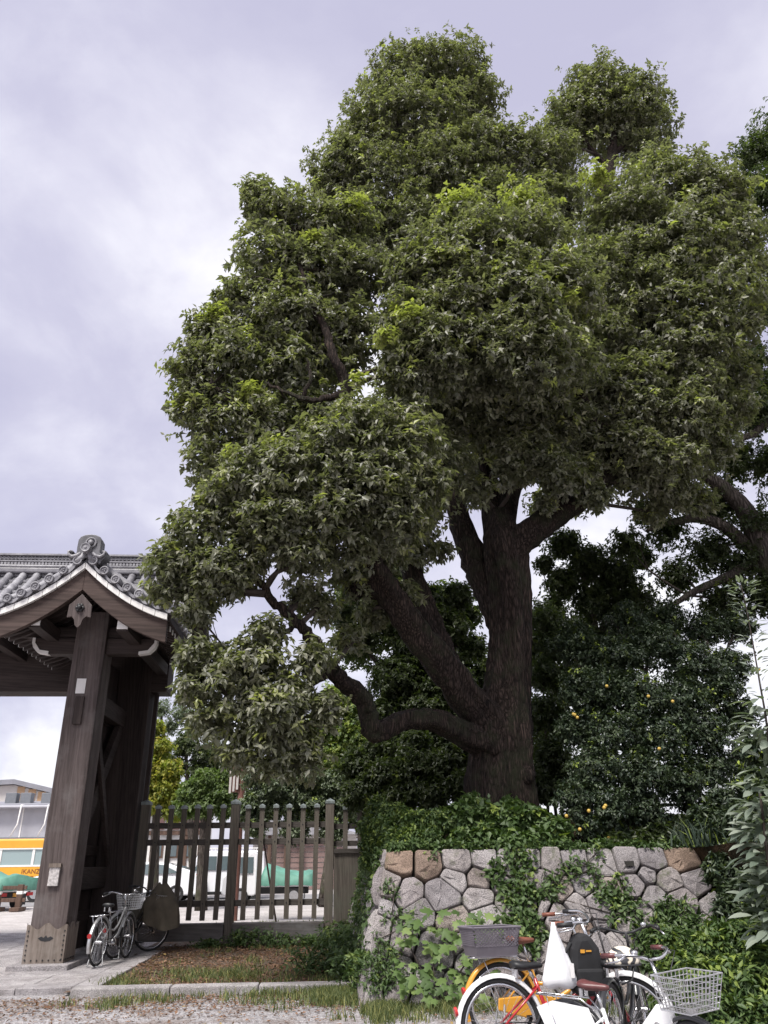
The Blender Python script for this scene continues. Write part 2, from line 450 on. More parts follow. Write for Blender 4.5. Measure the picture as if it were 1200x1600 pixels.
# paving platform in front of the gate, each slab a piece
pv = struct('paving', MB().box(-12, -3.03, 12.05, 21.0, -0.3, -0.03), M['core'])
WORLD[pv.name] = (0,0,0)
def slab(x0, x1, y0, y1, parent, m, z0=-0.16, z1=0.0, name='slab', sk=0.0):
    g = 0.006
    mb_ = MB()
    a = [(x0+g,y0+g),(x1-g,y0+g),(x1-g-sk,y1-g),(x0+g-sk,y1-g)]
    c = 0.008
    mb_.add([(p,q,z0) for p,q in a]+[(p,q,z1-c) for p,q in a]+[(x0+g+c,y0+g+c,z1),(x1-g-c,y0+g+c,z1),(x1-g-c-sk,y1-g-c,z1),(x0+g+c-sk,y1-g-c,z1)],
            [(3,2,1,0)]+[(i,(i+1)%4,4+(i+1)%4,4+i) for i in range(4)]+[(4+i,4+(i+1)%4,8+(i+1)%4,8+i) for i in range(4)]+[(8,9,10,11)])
    return obj(name, mb_, m, parent)
ys = [12.0, 12.42]
while ys[-1] < 20.5: ys.append(ys[-1]+rng.uniform(0.82, 1.0))
yb = 12.0
while yb < 18.5:                               # border strip along the soil bed
    L = rng.uniform(1.5, 2.1); slab(-3.34, -3.0, yb, yb+L, pv, M['paving'], z1=0.004); yb += L
for j in range(len(ys)-1):
    x = -3.34
    first = rng.uniform(0.5, 1.4)
    while x > -9.5:
        L = first if first else rng.uniform(1.0, 1.5); first = 0
        slab(x-L, x, ys[j], ys[j+1], pv, M['paving'], z1=rng.uniform(-0.003, 0.003)); x -= L
kb = struct('kerb', MB().box(-3.0, 0.55, 11.66, 11.84, -0.3, -0.04), M['core'])
x = -3.25
while x < 0.6:
    L = rng.uniform(0.95, 1.3); x1 = min(x+L, 0.75)
    z1 = 0.03+rng.uniform(-0.006, 0.006); y0 = 11.6+rng.uniform(-0.01, 0.01)
    o = obj('kerb_stone', MB().box(x+0.006, x1-0.006, y0, y0+0.25, -0.2, z1), M['kerb'], kb, bevel=0.018); x = x1

# ================================================================== STONE WALL (battered, fitted stones)
def clip(poly, p, n):
    out = []
    for i in range(len(poly)):
        a, b = poly[i], poly[(i+1)%len(poly)]
        da = (a[0]-p[0])*n[0]+(a[1]-p[1])*n[1]; db = (b[0]-p[0])*n[0]+(b[1]-p[1])*n[1]
        if da <= 0: out.append(a)
        if da*db < 0:
            t_ = da/(da-db); out.append((a[0]+(b[0]-a[0])*t_, a[1]+(b[1]-a[1])*t_))
    return out
def cells(seeds, border, wt=None):
    res = []; wt = wt or [0.0]*len(seeds)
    for i, s in enumerate(seeds):
        poly = list(border)
        for j, q in enumerate(seeds):
            if i != j and poly:
                dx_, dy_ = q[0]-s[0], q[1]-s[1]; D_ = dx_*dx_+dy_*dy_; k_ = max(0.15, min(0.85, 0.5+(wt[i]-wt[j])/(2*D_))); poly = clip(poly, (s[0]+dx_*k_, s[1]+dy_*k_), (dx_, dy_))
        res.append(poly)
    return res
def stone_mesh(poly, to3d, normal, rg, gap, bulge):
    """poly in wall coordinates -> a pillowed block"""
    c = (sum(p[0] for p in poly)/len(poly), sum(p[1] for p in poly)/len(poly))
    q = []                                        # cut the corners, shrink for the joint
    n = len(poly)
    for i in range(n):
        a, b, d = poly[i-1], poly[i], poly[(i+1)%n]
        for e_, k in ((a, None), (d, None)):
            L = math.hypot(e_[0]-b[0], e_[1]-b[1])+1e-6; cut = min(0.22*L, 0.014+0.022*rg.random())
            q.append((b[0]+(e_[0]-b[0])*cut/L, b[1]+(e_[1]-b[1])*cut/L))
    def shr(k):
        o = []
        for p in q:
            dx, dy = p[0]-c[0], p[1]-c[1]; L = math.hypot(dx, dy)+1e-6
            o.append((c[0]+dx*max(0.1, 1-k/L), c[1]+dy*max(0.1, 1-k/L)))
        return o
    out = rg.uniform(-0.012, 0.03)
    tilt = (rg.uniform(-0.08, 0.08), rg.uniform(-0.08, 0.08))
    rings = [(shr(gap), -0.22), (shr(gap), -0.03), (shr(gap+0.008), 0.004), (shr(gap+0.026), 0.012)]
    vv = []; ff = []; k = len(q)
    nv = Vector(normal)
    for ri, (pts, h) in enumerate(rings):
        for p in pts:
            hh = h + (out+tilt[0]*(p[0]-c[0])+tilt[1]*(p[1]-c[1]) if ri else 0) + (rg.uniform(-0.006, 0.006) if ri > 1 else 0)
            vv.append(Vector(to3d(*p))+nv*hh)
    for r_ in range(3):
        for i in range(k): ff.append((r_*k+i, r_*k+(i+1)%k, (r_+1)*k+(i+1)%k, (r_+1)*k+i))
    for f_ in range(2): pass
    mid = []
    for i in range(k):
        p = rings[3][0][i]; p2 = (c[0]+(p[0]-c[0])*0.5, c[1]+(p[1]-c[1])*0.5)
        vv.append(Vector(to3d(*p2))+nv*(0.014+out+bulge+tilt[0]*(p2[0]-c[0])+tilt[1]*(p2[1]-c[1])+rg.uniform(-0.02, 0.014)))
    for i in range(k): ff.append((3*k+i, 3*k+(i+1)%k, 4*k+(i+1)%k, 4*k+i))
    vv.append(Vector(to3d(*c))+nv*(0.014+out+bulge*1.15)); L = len(vv)-1
    for i in range(k): ff.append((4*k+i, 4*k+(i+1)%k, L))
    ff.append(tuple(range(k-1, -1, -1)))
    return MB().add(vv, ff)
WY0, WK = 10.45, 0.5                               # front face: Y = WY0 + WK*z
SL = math.hypot(1, WK)
def wall_at(px, py):
    d = ray(px, py); t_ = (WY0+WK*EYE)/(d[1]-WK*d[2]); p = CAM+d*t_; return p
wall = thing('stone_wall', 'battered retaining wall of fitted grey granite blocks under the big tree', 'stone wall', (2.9, 10.6, -0.08), world=True)
seeds_px = [(625,1347),(669,1350),(715,1345),(758,1341),(795,1345),(609,1383),(638,1396),(693,1401),(711,1376),(748,1374),(747,1404),(603,1420),(656,1426),(707,1435),(761,1438),
 (789,1415),(817,1393),(781,1380),(588,1455),(630,1465),(718,1466),(578,1482),(676,1482),(575,1512),(747,1503),(620,1505),(673,1529),(570,1545),(622,1548),(704,1550),(747,1540),
 (856,1348),(899,1347),(942,1348),(981,1346),(1019,1344),(1065,1342),(880,1393),(918,1385),(904,1418),(848,1378),(953,1391),(994,1385),(1014,1370),(1043,1380),(1086,1377),(1116,1412),
 (940,1414),(1026,1406),(1061,1409),(1007,1428),(972,1423),(945,1447),(826,1415),(848,1422),(835,1345),(877,1440),(1054,1434),(985,1453),(912,1459),(940,1483),(966,1475),(843,1458),(1023,1458),
 (947,1526),(912,1503),(980,1520),(862,1492),(880,1530),(806,1472),(800,1520),(845,1558),(925,1556),(1005,1490),(1052,1475),(1010,1545),(1100,1452),(1065,1510),(1120,1490),(790,1555),(670,1570),(1130,1550)]
seeds = [(lambda p: (p[0], p[2]*SL))(wall_at(*s)) for s in seeds_px]
ZT = 1.6*SL
border = [(0.40,-0.12),(5.25,-0.12),(5.02,ZT),(0.745,ZT)]
def front3d(x_, s_):
    z_ = s_/SL; return (x_, WY0+WK*z_, z_)
fn_ = Vector((0, -1, WK)).normalized()
rs = random.Random(11)
wts = [0.0 if sp_[1] < 1356 else rs.uniform(-0.022, 0.022) for sp_ in seeds_px]
for si, poly in enumerate(cells(seeds, border, wts)):
    if len(poly) < 3: continue
    obj('stone', stone_mesh(poly, front3d, fn_, rs, rs.choice((0.002, 0.004, 0.008, 0.016, 0.022)), rs.uniform(-0.006, 0.018)), M['granite_brown' if si in (0, 1, 36, 59) else 'granite'], wall, smooth=False, fixn=True)
sn = Vector((-1, 0, 0.22)).normalized()            # face towards the fence
def side3d(y_, z_): return (0.39+0.22*z_, y_, z_)
ss = []
yy = 10.7
while yy < 17.4:
    for k in range(4):
        ss.append((yy+rs.uniform(-0.14, 0.14)+0.2*(k%2), 0.12+0.42*k+rs.uniform(-0.1, 0.1)))
    yy += 0.62
for poly in cells(ss, [(10.5,-0.1),(17.5,-0.1),(17.5,1.62),(11.28,1.62)]):
    if len(poly) < 3: continue
    obj('stone', stone_mesh(poly, side3d, sn, rs, rs.uniform(0.012, 0.03), rs.uniform(0.02, 0.06)), M['granite'], wall, fixn=True)
core = MB()
d0 = 0.10
core.add([(0.52,WY0+d0,-0.2),(5.12,WY0+d0,-0.2),(5.12,17.5,-0.2),(0.52,17.5,-0.2),(0.86,WY0+WK*1.56+d0+0.02,1.56),(4.9,WY0+WK*1.56+d0+0.02,1.56),(4.9,17.5,1.56),(0.86,17.5,1.56)],
         [(3,2,1,0),(4,5,6,7),(0,1,5,4),(1,2,6,5),(2,3,7,6),(3,0,4,7)])
obj('wall_core', core, M['core'], wall)
# dark block set for the shade of a small hole in the top course
sk = wall_at(981, 1349)
obj('socket_shade', MB().box(sk[0]-0.055, sk[0]+0.055, sk[1]-0.085, sk[1]-0.02, sk[2]-0.03, sk[2]+0.03), M['core'], wall)

# ================================================================== GATE
gate = thing('timber_gate', 'dark timber gate with grey tiled roofs standing on stone paving', 'gate', (-4.4, 14.3, 0), world=True)
XP0, XP1, YP0, YP1 = -4.66, -4.11, 14.0, 14.55
obj('base_stone', MB().box(-4.84, -3.93, 13.74, 14.85, -0.02, 0.075), M['paving'], gate, bevel=0.012)
post = obj('post', MB().box(XP0, XP1, YP0, YP1, 0.07, 5.7), M['post'], gate, bevel=0.02)
# weathered cladding round the foot, with a shaped upper edge
def scallop(a0, a1, z0, z1):
    pts = [(a0, z0), (a1, z0), (a1, z1+0.03)]
    n = 20
    for i in range(n+1):
        q = i/n; pts.append((a1+(a0-a1)*q, z1+0.05*math.cos(4*PI*q)*(1-0.4*abs(2*q-1))-0.02))
    pts.append((a0, z1+0.03)); return pts
cl = obj('foot_cladding', MB().prism(scallop(XP0-0.035, XP1+0.035, 0.075, 0.60), YP0-0.032, YP0-0.003), M['clad'], post, fixn=True)
obj('foot_cladding', MB().prism(scallop(YP0-0.031, YP1+0.03, 0.075, 0.60), XP1+0.003, XP1+0.032, 'yz'), M['clad'], post, fixn=True)
mbn = MB()
for i in range(7):
    mbn.ball((XP0+0.01+i*(XP1-XP0-0.02)/6, YP0-0.034, 0.12), 0.013, n=6, m=4)
    for xx in (XP0+0.0, XP1-0.0): mbn.ball((xx, YP0-0.034, 0.13+i*0.065), 0.013, n=6, m=4)
    mbn.ball((XP1+0.034, YP0+0.02+i*0.08, 0.12), 0.013, n=6, m=4)
nl = obj('nail_heads', mbn, M['black'], post); nl['kind'] = 'stuff'
xm = (XP0+XP1)/2
obj('heart_shade_plate', MB().prism([(xm-0.12,0.42),(xm-0.07,0.385),(xm,0.375),(xm+0.07,0.385),(xm+0.12,0.42),(xm+0.07,0.445),(xm+0.03,0.425),(xm,0.46),(xm-0.03,0.425),(xm-0.07,0.445)], YP0-0.036, YP0-0.028), M['black'], post, fixn=True)  # black plate painted as the shade inside a carved hollow
pp = atY(127, 1072, YP0)
obj('paper_notice', MB().box(pp[0]-0.085, pp[0]+0.075, YP0-0.012, YP0-0.003, pp[2]-0.13, pp[2]+0.13), M['paper'], post)
pp = atY(123, 1110, YP0)
obj('name_board', MB().box(pp[0]-0.075, pp[0]+0.075, YP0-0.045, YP0-0.003, pp[2]-0.24, pp[2]+0.24), M['wood_z'], post, bevel=0.008)
pp = atY(86, 1366, YP0)
pq = obj('notice_plaque', MB().box(pp[0]-0.085, pp[0]+0.075, YP0-0.045, YP0-0.003, pp[2]-0.17, pp[2]+0.10), M['plaque'], post, bevel=0.004)
obj('plaque_roof', MB().box(pp[0]-0.1, pp[0]+0.09, YP0-0.06, YP0-0.003, pp[2]+0.10, pp[2]+0.16), M['clad'], pq)
# main post, door leaf, ties and braces
obj('post', MB().box(-4.52, -3.84, 16.7, 17.35, 0.05, 6.6), M['wood_z'], gate, bevel=0.02)
obj('post', MB().box(-10.6, -9.9, 16.7, 17.35, 0.05, 6.6), M['wood_z'], gate, bevel=0.02)
obj('base_stone', MB().box(-4.75, -3.62, 16.45, 17.6, -0.02, 0.06), M['paving'], gate, bevel=0.012)
dr = obj('door_leaf', MB().box(-4.66, -4.54, 14.5, 16.85, 0.06, 5.2), M['wood_z'], gate, bevel=0.01)
for zz in (0.5, 1.6, 2.8, 4.0): obj('door_rail', MB().box(-4.54, -4.49, 14.66, 16.68, zz, zz+0.18), M['wood_y'], dr, bevel=0.01)
obj('edge_board', MB().box(-3.80, -3.72, 16.98, 17.1, 0.05, 4.78), M['wood_z'], gate, bevel=0.008)
for zz, hh in ((4.02, 0.34), (1.05, 0.36)): obj('tie_beam', MB().box(-4.46, -4.28, 14.5, 16.75, zz, zz+hh), M['wood_y'], gate, bevel=0.012)
obj('brace', MB().bar((-4.36, 14.5, 1.5), (-4.36, 16.7, 4.1), 0.30, 0.12, (1,0,0)), M['wood_y'], gate, bevel=0.01)
obj('brace', MB().bar((-4.26, 14.5, 4.0), (-4.27, 16.7, 1.45), 0.17, 0.07, (1,0,0)), M['wood_y'], gate, bevel=0.01)
obj('lintel', MB().box(-10.9, -3.5, 16.72, 17.3, 4.77, 5.6), M['wood_x'], gate, bevel=0.02)
obj('upper_beam', MB().box(-10.9, -3.4, 16.8, 17.2, 5.6, 6.5), M['wood_x'], gate, bevel=0.02)
obj('eave_beam', MB().box(-10.9, -3.3, 15.62, 15.86, 5.62, 5.9), M['wood_x'], gate, bevel=0.015)
for xx in (-9.2, -7.9, -6.6): obj('bracket_beam', MB().box(xx-0.1, xx+0.1, 15.2, 17.0, 5.4, 5.62), M['wood_y'], gate, bevel=0.01)
# bracket arms with limed tips on the corner post
for s_, x_end in ((1, -3.22), (-1, -5.42)):
    x0 = XP1 if s_ > 0 else XP0
    z0, z1 = 4.93, 5.22
    pl = [(x0,z0),(x_end-s_*0.24,z0),(x_end-s_*0.12,z0+0.03),(x_end-s_*0.03,z0+0.12),(x_end,z0+0.2),(x_end,z1),(x0,z1)]
    ba = obj('bracket_arm', MB().prism(pl, 14.08, 14.32), M['wood_x'], gate, bevel=0.01, fixn=True)
    tip = [(x_end-s_*0.30,z0-0.012),(x_end-s_*0.11,z0+0.018),(x_end-s_*0.02,z0+0.11),(x_end+s_*0.014,z0+0.2),(x_end+s_*0.014,z1+0.0),(x_end-s_*0.035,z1),(x_end-s_*0.04,z0+0.2),(x_end-s_*0.14,z0+0.07),(x_end-s_*0.30,z0+0.045)]
    obj('limed_tip', MB().prism(tip, 14.066, 14.2), M['white'], ba, fixn=True)
obj('cross_beam', MB().box(-5.8, -2.95, 14.12, 14.42, 5.24, 5.44), M['wood_x'], gate, bevel=0.012)
# small roof running towards the street over the corner post
XR, HW, ZA, DROP = -4.33, 1.50, 6.19, 0.92
YR0, YR1 = 13.0, 16.6
def zc(t_): return ZA-DROP*(1.55*t_-0.55*t_*t_)
def curve(s_, n=14, dz=0.0, t0=0.0, t1=1.0): return [(XR+s_*HW*(t0+(t1-t0)*i/n), zc(t0+(t1-t0)*i/n)+dz) for i in range(n+1)]
for s_ in (1, -1):
    a = curve(s_, dz=-0.02); b = curve(s_, dz=-0.40)
    b = [(x_, z_+0.10*(1-i/len(b))*0+0.0) for i, (x_, z_) in enumerate(b)]
    poly = a+b[::-1]
    obj('bargeboard', MB().prism(poly, YR0, YR0+0.10), M['board_wood'], gate, bevel=0.008, fixn=True)
    a = curve(s_, dz=0.035); b = curve(s_, dz=-0.02)
    for k in range(7):
        a = curve(s_, 3, 0.085, k/7+0.004, (k+1)/7-0.002); b = curve(s_, 3, -0.018, k/7+0.004, (k+1)/7-0.002)
        obj('limed_edge', MB().prism(a+b[::-1], YR0-0.06, YR0+0.08), M['white'], gate, fixn=True)
    a = curve(s_, dz=0.16); b = curve(s_, dz=0.09)
    obj('roof_deck', MB().prism(a+b[::-1], YR0-0.02, YR1), M['tile_dark'], gate, fixn=True)
    a = curve(s_, dz=0.02); b = curve(s_, dz=-0.03)
    obj('soffit_board', MB().prism(a+b[::-1], YR0+0.11, YR1), M['wood_y'], gate, fixn=True)
    y = YR0+0.28
    while y < YR1-0.05:                                # rafters with limed ends
        a = curve(s_, 5, -0.04, 0.08, 0.99); b = curve(s_, 5, -0.13, 0.08, 0.99)
        rf = obj('rafter', MB().prism(a+b[::-1], y, y+0.09), M['wood_x'], gate, fixn=True)
        xe = XR+s_*HW*0.992; ze = zc(0.992)-0.085
        obj('limed_end', MB().box(xe-0.006, xe+0.008, y+0.006, y+0.084, ze-0.04, ze+0.045), M['white'], rf)
        y += 0.235
    obj('eave_board', MB().box(min(XR+s_*HW*0.97, XR+s_*HW*1.03), max(XR+s_*HW*0.97, XR+s_*HW*1.03), YR0+0.02, YR1, zc(1)-0.03, zc(1)+0.08), M['wood_y'], gate)
    # rows of round tiles down the slope
    y = YR0+0.32
    while y < YR1:
        pts = [(x_, y, z_) for x_, z_ in curve(s_, 16, 0.18, 0.03, 1.05)]
        obj('tile_row', MB().tube(pts, [0.074 if i % 2 else 0.068 for i in range(17)], 10), M['tile'], gate, smooth=True)
        y += 0.27
    # verge tiles facing the street: a round end disc and a curved lip between each pair
    nd = 7
    for k in range(nd):
        t_ = 0.09+0.142*k; x_ = XR+s_*HW*t_; z_ = zc(t_)+0.225
        dd = obj('verge_tile', MB().cyl((x_, YR0-0.10, z_), (x_, YR0+0.33, z_), 0.078, 18), M['tile'], gate, smooth=False)
        md = MB().ring((x_, YR0-0.103, z_), (0,1,0), 0.068, 0.014, 20, 6)
        for q in range(3):
            an = q*2*PI/3+0.5; md.tube([(x_+0.03*math.cos(an+v_)*(1-0.2*i), YR0-0.104, z_+0.03*math.sin(an+v_)*(1-0.2*i)) for i, v_ in enumerate((0, 0.5, 1.0, 1.5))], [0.014,0.012,0.008,0.003], 6)
        obj('end_relief', md, M['tile'], dd, smooth=True)
        t2 = t_+0.071; lo = []; hi = []
        for i in range(7):
            q = i/6; tt = t_+0.142*q; zz = zc(tt)+0.19-0.06*math.sin(PI*q); lo.append((XR+s_*HW*tt, zz-0.03)); hi.append((XR+s_*HW*tt, zz+0.03))
        obj('verge_lip', MB().prism(lo+hi[::-1], YR0-0.085, YR0+0.2), M['tile'], gate, fixn=True)
    # broad capping course beside the verge
    pts = [(x_, YR0+0.16, z_) for x_, z_ in curve(s_, 10, 0.29, 0.05, 1.0)]
    obj('capping_course', MB().tube(pts, 0.085, 10), M['tile'], gate, smooth=True)
    # purlins with limed ends
    pe = atY(192 if s_ > 0 else 55, 977 if s_ > 0 else 971, YR0+0.12)
    pu = obj('purlin', MB().box(pe[0]-0.1, pe[0]+0.1, YR0+0.12, YR1, pe[2]-0.1, pe[2]+0.12), M['wood_y'], gate)
    obj('limed_end', MB().box(pe[0]-0.09, pe[0]+0.09, YR0+0.10, YR0+0.121, pe[2]-0.07, pe[2]+0.085), M['white'], pu)
# pendant under the apex
gx = XR+0.02; gz = 5.70
gp = [(gx-0.19,gz-0.20),(gx,gz),(gx+0.19,gz-0.20),(gx+0.20,gz-0.42),(gx+0.12,gz-0.40),(gx+0.07,gz-0.46),(gx+0.05,gz-0.55),(gx,gz-0.60),(gx-0.05,gz-0.55),(gx-0.07,gz-0.46),(gx-0.12,gz-0.40),(gx-0.20,gz-0.42)]
pd = obj('gable_pendant', MB().prism(gp, YR0-0.045, YR0-0.003), M['post'], gate, bevel=0.006, fixn=True)
mbp = MB()
for k in range(6):
    an = k*PI/3; mbp.ball((gx+0.05*math.cos(an), YR0-0.06, gz-0.25+0.05*math.sin(an)), 0.032, 0.02, 0.032, 8, 5)
mbp.ball((gx, YR0-0.075, gz-0.25), 0.045, 0.05, 0.045, 10, 6)
obj('pendant_boss', mbp, M['black'], pd, smooth=True)
# ridge of the small roof and its end ornament
obj('ridge_course', MB().box(XR-0.13, XR+0.13, YR0+0.16, YR1+0.2, ZA+0.08, ZA+0.30), M['tile'], gate, bevel=0.02)
obj('ridge_cap', MB().tube([(XR,YR0+0.16,ZA+0.35),(XR,YR1+0.2,ZA+0.35)], 0.10, 12), M['tile'], gate, smooth=True)
oz = ZA+0.14
out = []
half = [(0.06,0.02),(0.15,-0.03),(0.22,-0.10),(0.26,-0.02),(0.32,0.03),(0.335,0.12),(0.29,0.165),(0.25,0.14),(0.285,0.10),(0.25,0.075),(0.20,0.12),(0.205,0.22),(0.20,0.36),(0.165,0.42),(0.09,0.455),(0.0,0.465)]
ol = [(XR+0.02+a_, oz+b_) for a_, b_ in half]+[(XR+0.02-a_, oz+b_) for a_, b_ in half[::-1][1:]]
on = obj('ridge_end_tile', MB().prism(ol, YR0-0.08, YR0+0.16), M['tile_dark'], gate, bevel=0.012, fixn=True)
md = MB().cyl((XR+0.05,YR0-0.13,oz+0.30),(XR+0.05,YR0-0.07,oz+0.30), 0.045, 14)
for k in range(16):
    an = 2*PI*k/16; md.ball((XR+0.05+0.085*math.cos(an), YR0-0.09, oz+0.30+0.085*math.sin(an)), 0.02, 0.02, 0.02, 6, 4)
md.ring((XR+0.05,YR0-0.09,oz+0.30), (0,1,0), 0.085, 0.018, 20, 5)
obj('chrysanthemum_boss', md, M['tile'], on, smooth=True)
md = MB().cyl((XR,YR0-0.2,oz+0.17),(XR,YR0+0.0,oz+0.17), 0.085, 18).ring((XR,YR0-0.203,oz+0.17),(0,1,0),0.074,0.014,20,5).ball((XR,YR0-0.2,oz+0.17),0.03,0.015,0.03,8,5)
obj('round_boss', md, M['tile'], on)
for s_ in (1,-1):
    md = MB().tube([(XR+s_*0.10,YR0-0.10,oz+0.10),(XR+s_*0.16,YR0-0.10,oz+0.05),(XR+s_*0.24,YR0-0.10,oz+0.03),(XR+s_*0.30,YR0-0.10,oz+0.07),(XR+s_*0.31,YR0-0.10,oz+0.13),(XR+s_*0.27,YR0-0.10,oz+0.14)],[0.03,0.032,0.03,0.028,0.024,0.015],8)
    obj('scroll', md, M['tile'], on, smooth=True)
    md = MB().tube([(XR+s_*0.03,YR0-0.06,oz+0.12),(XR+s_*0.08,YR0-0.08,oz+0.02),(XR+s_*0.16,YR0-0.08,oz-0.06)],[0.05,0.05,0.04],8)
    obj('scroll', md, M['tile'], on, smooth=True)
# main roof: ridge along the fence line
XM0, XM1, YM, ZM = -11.2, -2.95, 17.0, 7.40
def zm(t_): return ZM-1.55*(1.3*t_-0.3*t_*t_)
for s_ in (-1, 1):
    n = 10; HM = 1.95
    lo = [(YM+s_*HM*i/n, zm(i/n)) for i in range(n+1)]; hi = [(a_, b_+0.09) for a_, b_ in lo]
    obj('roof_deck', MB().prism(lo+hi[::-1], XM0, XM1, 'yz'), M['tile_dark'], gate, fixn=True)
    lo2 = [(a_, b_-0.05) for a_, b_ in lo]; hi2 = [(a_, b_-0.01) for a_, b_ in lo]
    obj('soffit_board', MB().prism(lo2+hi2[::-1], XM0+0.1, XM1-0.1, 'yz'), M['wood_y'], gate, fixn=True)
    x = XM1-0.1
    while x > XM0+0.1:
        pts = [(x, YM+s_*HM*(0.02+1.0*i/24), zm(0.02+i/24)+0.135) for i in range(25)]
        obj('tile_row', MB().tube(pts, [0.088 if i % 3 else 0.08 for i in range(25)], 10), M['tile'], gate, smooth=True)
        x -= 0.30
    for k in range(9):                                  # stepped pan tiles between the rows
        t_ = (k+0.5)/9.2; yv = YM+s_*HM*t_; zv = zm(t_)+0.1
        obj('pan_tile_course', MB().box(XM0, XM1, yv-0.035, yv+0.035, zv-0.03, zv+0.025), M['tile'], gate)
zr = ZM+0.02
obj('ridge_course', MB().box(XM0, XM1, YM-0.24, YM+0.24, zr, zr+0.13), M['tile'], gate, bevel=0.03)
obj('ridge_cap', MB().tube([(XM0,YM-0.2,zr+0.155),(XM1,YM-0.2,zr+0.155)], 0.05, 8), M['tile'], gate, smooth=True)
obj('ridge_band', MB().box(XM0, XM1, YM-0.14, YM+0.14, zr+0.13, zr+0.45), M['tile_dark'], gate)
mbr = MB(); mbl = MB(); x = XM0+0.05
while x < XM1-0.05:
    mbr.cyl((x, YM-0.18, zr+0.245), (x, YM-0.13, zr+0.245), 0.032, 8); x += 0.075
x = XM0+0.1
while x < XM1-0.1:
    for sg, zz in ((1, 0.335), (-1, 0.415)):
        mbl.tube([(x+0.085*math.cos(a_), YM-0.155, zr+zz+sg*0.055*math.sin(a_)) for a_ in np.linspace(0, PI, 7)], 0.013, 5)
    x += 0.085
o = obj('ridge_disc_row', mbr, M['tile'], gate); o['kind'] = 'stuff'
o = obj('ridge_lattice', mbl, M['tile'], gate); o['kind'] = 'stuff'
obj('ridge_course', MB().box(XM0, XM1, YM-0.19, YM+0.19, zr+0.285, zr+0.315), M['tile'], gate)
obj('ridge_course', MB().box(XM0, XM1, YM-0.2, YM+0.2, zr+0.435, zr+0.475), M['tile'], gate)
obj('ridge_cap', MB().tube([(XM0,YM,zr+0.47),(XM1,YM,zr+0.47)], 0.075, 12), M['tile'], gate, smooth=True)

# ================================================================== PICKET FENCE
fence = thing('picket_fence', 'weathered wooden picket fence with capped posts between gate and stone wall', 'fence', (-1.9, 17.0, 0), world=True)
FY = 17.0
def capmesh(w_):
    h_ = w_/2
    return MB().add([(-h_,-h_,0),(h_,-h_,0),(h_,h_,0),(-h_,h_,0),(-h_,-h_,0.05),(h_,-h_,0.05),(h_,h_,0.05),(-h_,h_,0.05),(0,0,0.05+w_*0.3)],
                    [(3,2,1,0),(0,1,5,4),(1,2,6,5),(2,3,7,6),(3,0,4,7),(4,5,8),(5,6,8),(6,7,8),(7,4,8)])
cap_p = meshdata('cap', capmesh(0.118), M['cap']); cap_b = meshdata('cap', capmesh(0.196), M['cap'])
pick_me = meshdata('picket', MB().box(-0.047,0.047,-0.03,0.03,0,2.02), M['fence_wood'])
rf = random.Random(3)
for X_ in (-3.72, -1.92, 0.0):
    p_ = obj('post', MB().box(X_-0.088, X_+0.088, FY-0.09, FY+0.09, -0.1, 2.54), M['fence_wood'], fence, bevel=0.01)
    c_ = piece('cap', cap_b, p_, (X_, FY, 2.535))
for i in range(1, 7):
    for base, wd in ((-3.72, 1.80), (-1.92, 1.92)):
        x_ = base+wd*i/7+rf.uniform(-0.008, 0.008)
        p_ = piece('picket', pick_me, fence, (x_, FY-0.06, 0.44+rf.uniform(-0.006, 0.006)), (rf.uniform(-0.004,0.004), rf.uniform(-0.008,0.008), rf.uniform(-0.05,0.05)))
        q_ = bpy.data.objects.new('cap', cap_p); C.objects.link(q_); q_.parent = p_; q_.location = (0,0,2.015)
        for hz in (1.70, 1.39, 0.29):
            pass
mpeg = MB()
for i in range(1, 7):
    for base, wd in ((-3.72, 1.80), (-1.92, 1.92)):
        for hz in (2.14, 1.83, 0.73): mpeg.cyl((base+wd*i/7, FY-0.096, hz), (base+wd*i/7, FY-0.085, hz), 0.014, 6)
o = obj('peg_heads', mpeg, M['black'], fence); o['kind'] = 'stuff'
for zz in (2.14, 1.83, 0.73):
    obj('rail', MB().box(-3.72, -1.92, FY-0.03, FY+0.03, zz-0.055, zz+0.055), M['fence_rail'], fence, bevel=0.006)
    obj('rail', MB().box(-1.92, 0.0, FY-0.031, FY+0.029, zz-0.055, zz+0.055), M['fence_rail'], fence, bevel=0.006)
for x0, x1 in ((-3.6, -2.0), (-1.84, -0.08)):
    obj('sill_beam', MB().box(x0, x1, FY-0.15, FY+0.13, 0.1, 0.39), M['sill'], fence, bevel=0.012)
for x_, zt in ((0.32, 2.42), (0.61, 2.39), (0.9, 2.36)):
    p_ = piece('picket', pick_me, fence, (x_, FY-0.02, zt-2.02)); q_ = bpy.data.objects.new('cap', cap_p); C.objects.link(q_); q_.parent = p_; q_.location = (0,0,2.015)
for zz in (2.1, 1.78): obj('rail', MB().box(0.0, 1.2, FY-0.0, FY+0.05, zz-0.05, zz+0.05), M['fence_rail'], fence)
obj('panel_rail', MB().box(0.09, 1.2, FY-0.12, FY+0.06, 1.6, 1.68), M['fence_rail'], fence)
for i in range(6):
    obj('plank', MB().box(0.095+i*0.18, 0.095+i*0.18+0.1795, FY-0.08-0.004*(i%2), FY-0.05, -0.05, 1.6), M['fence_wood'], fence, bevel=0.004)

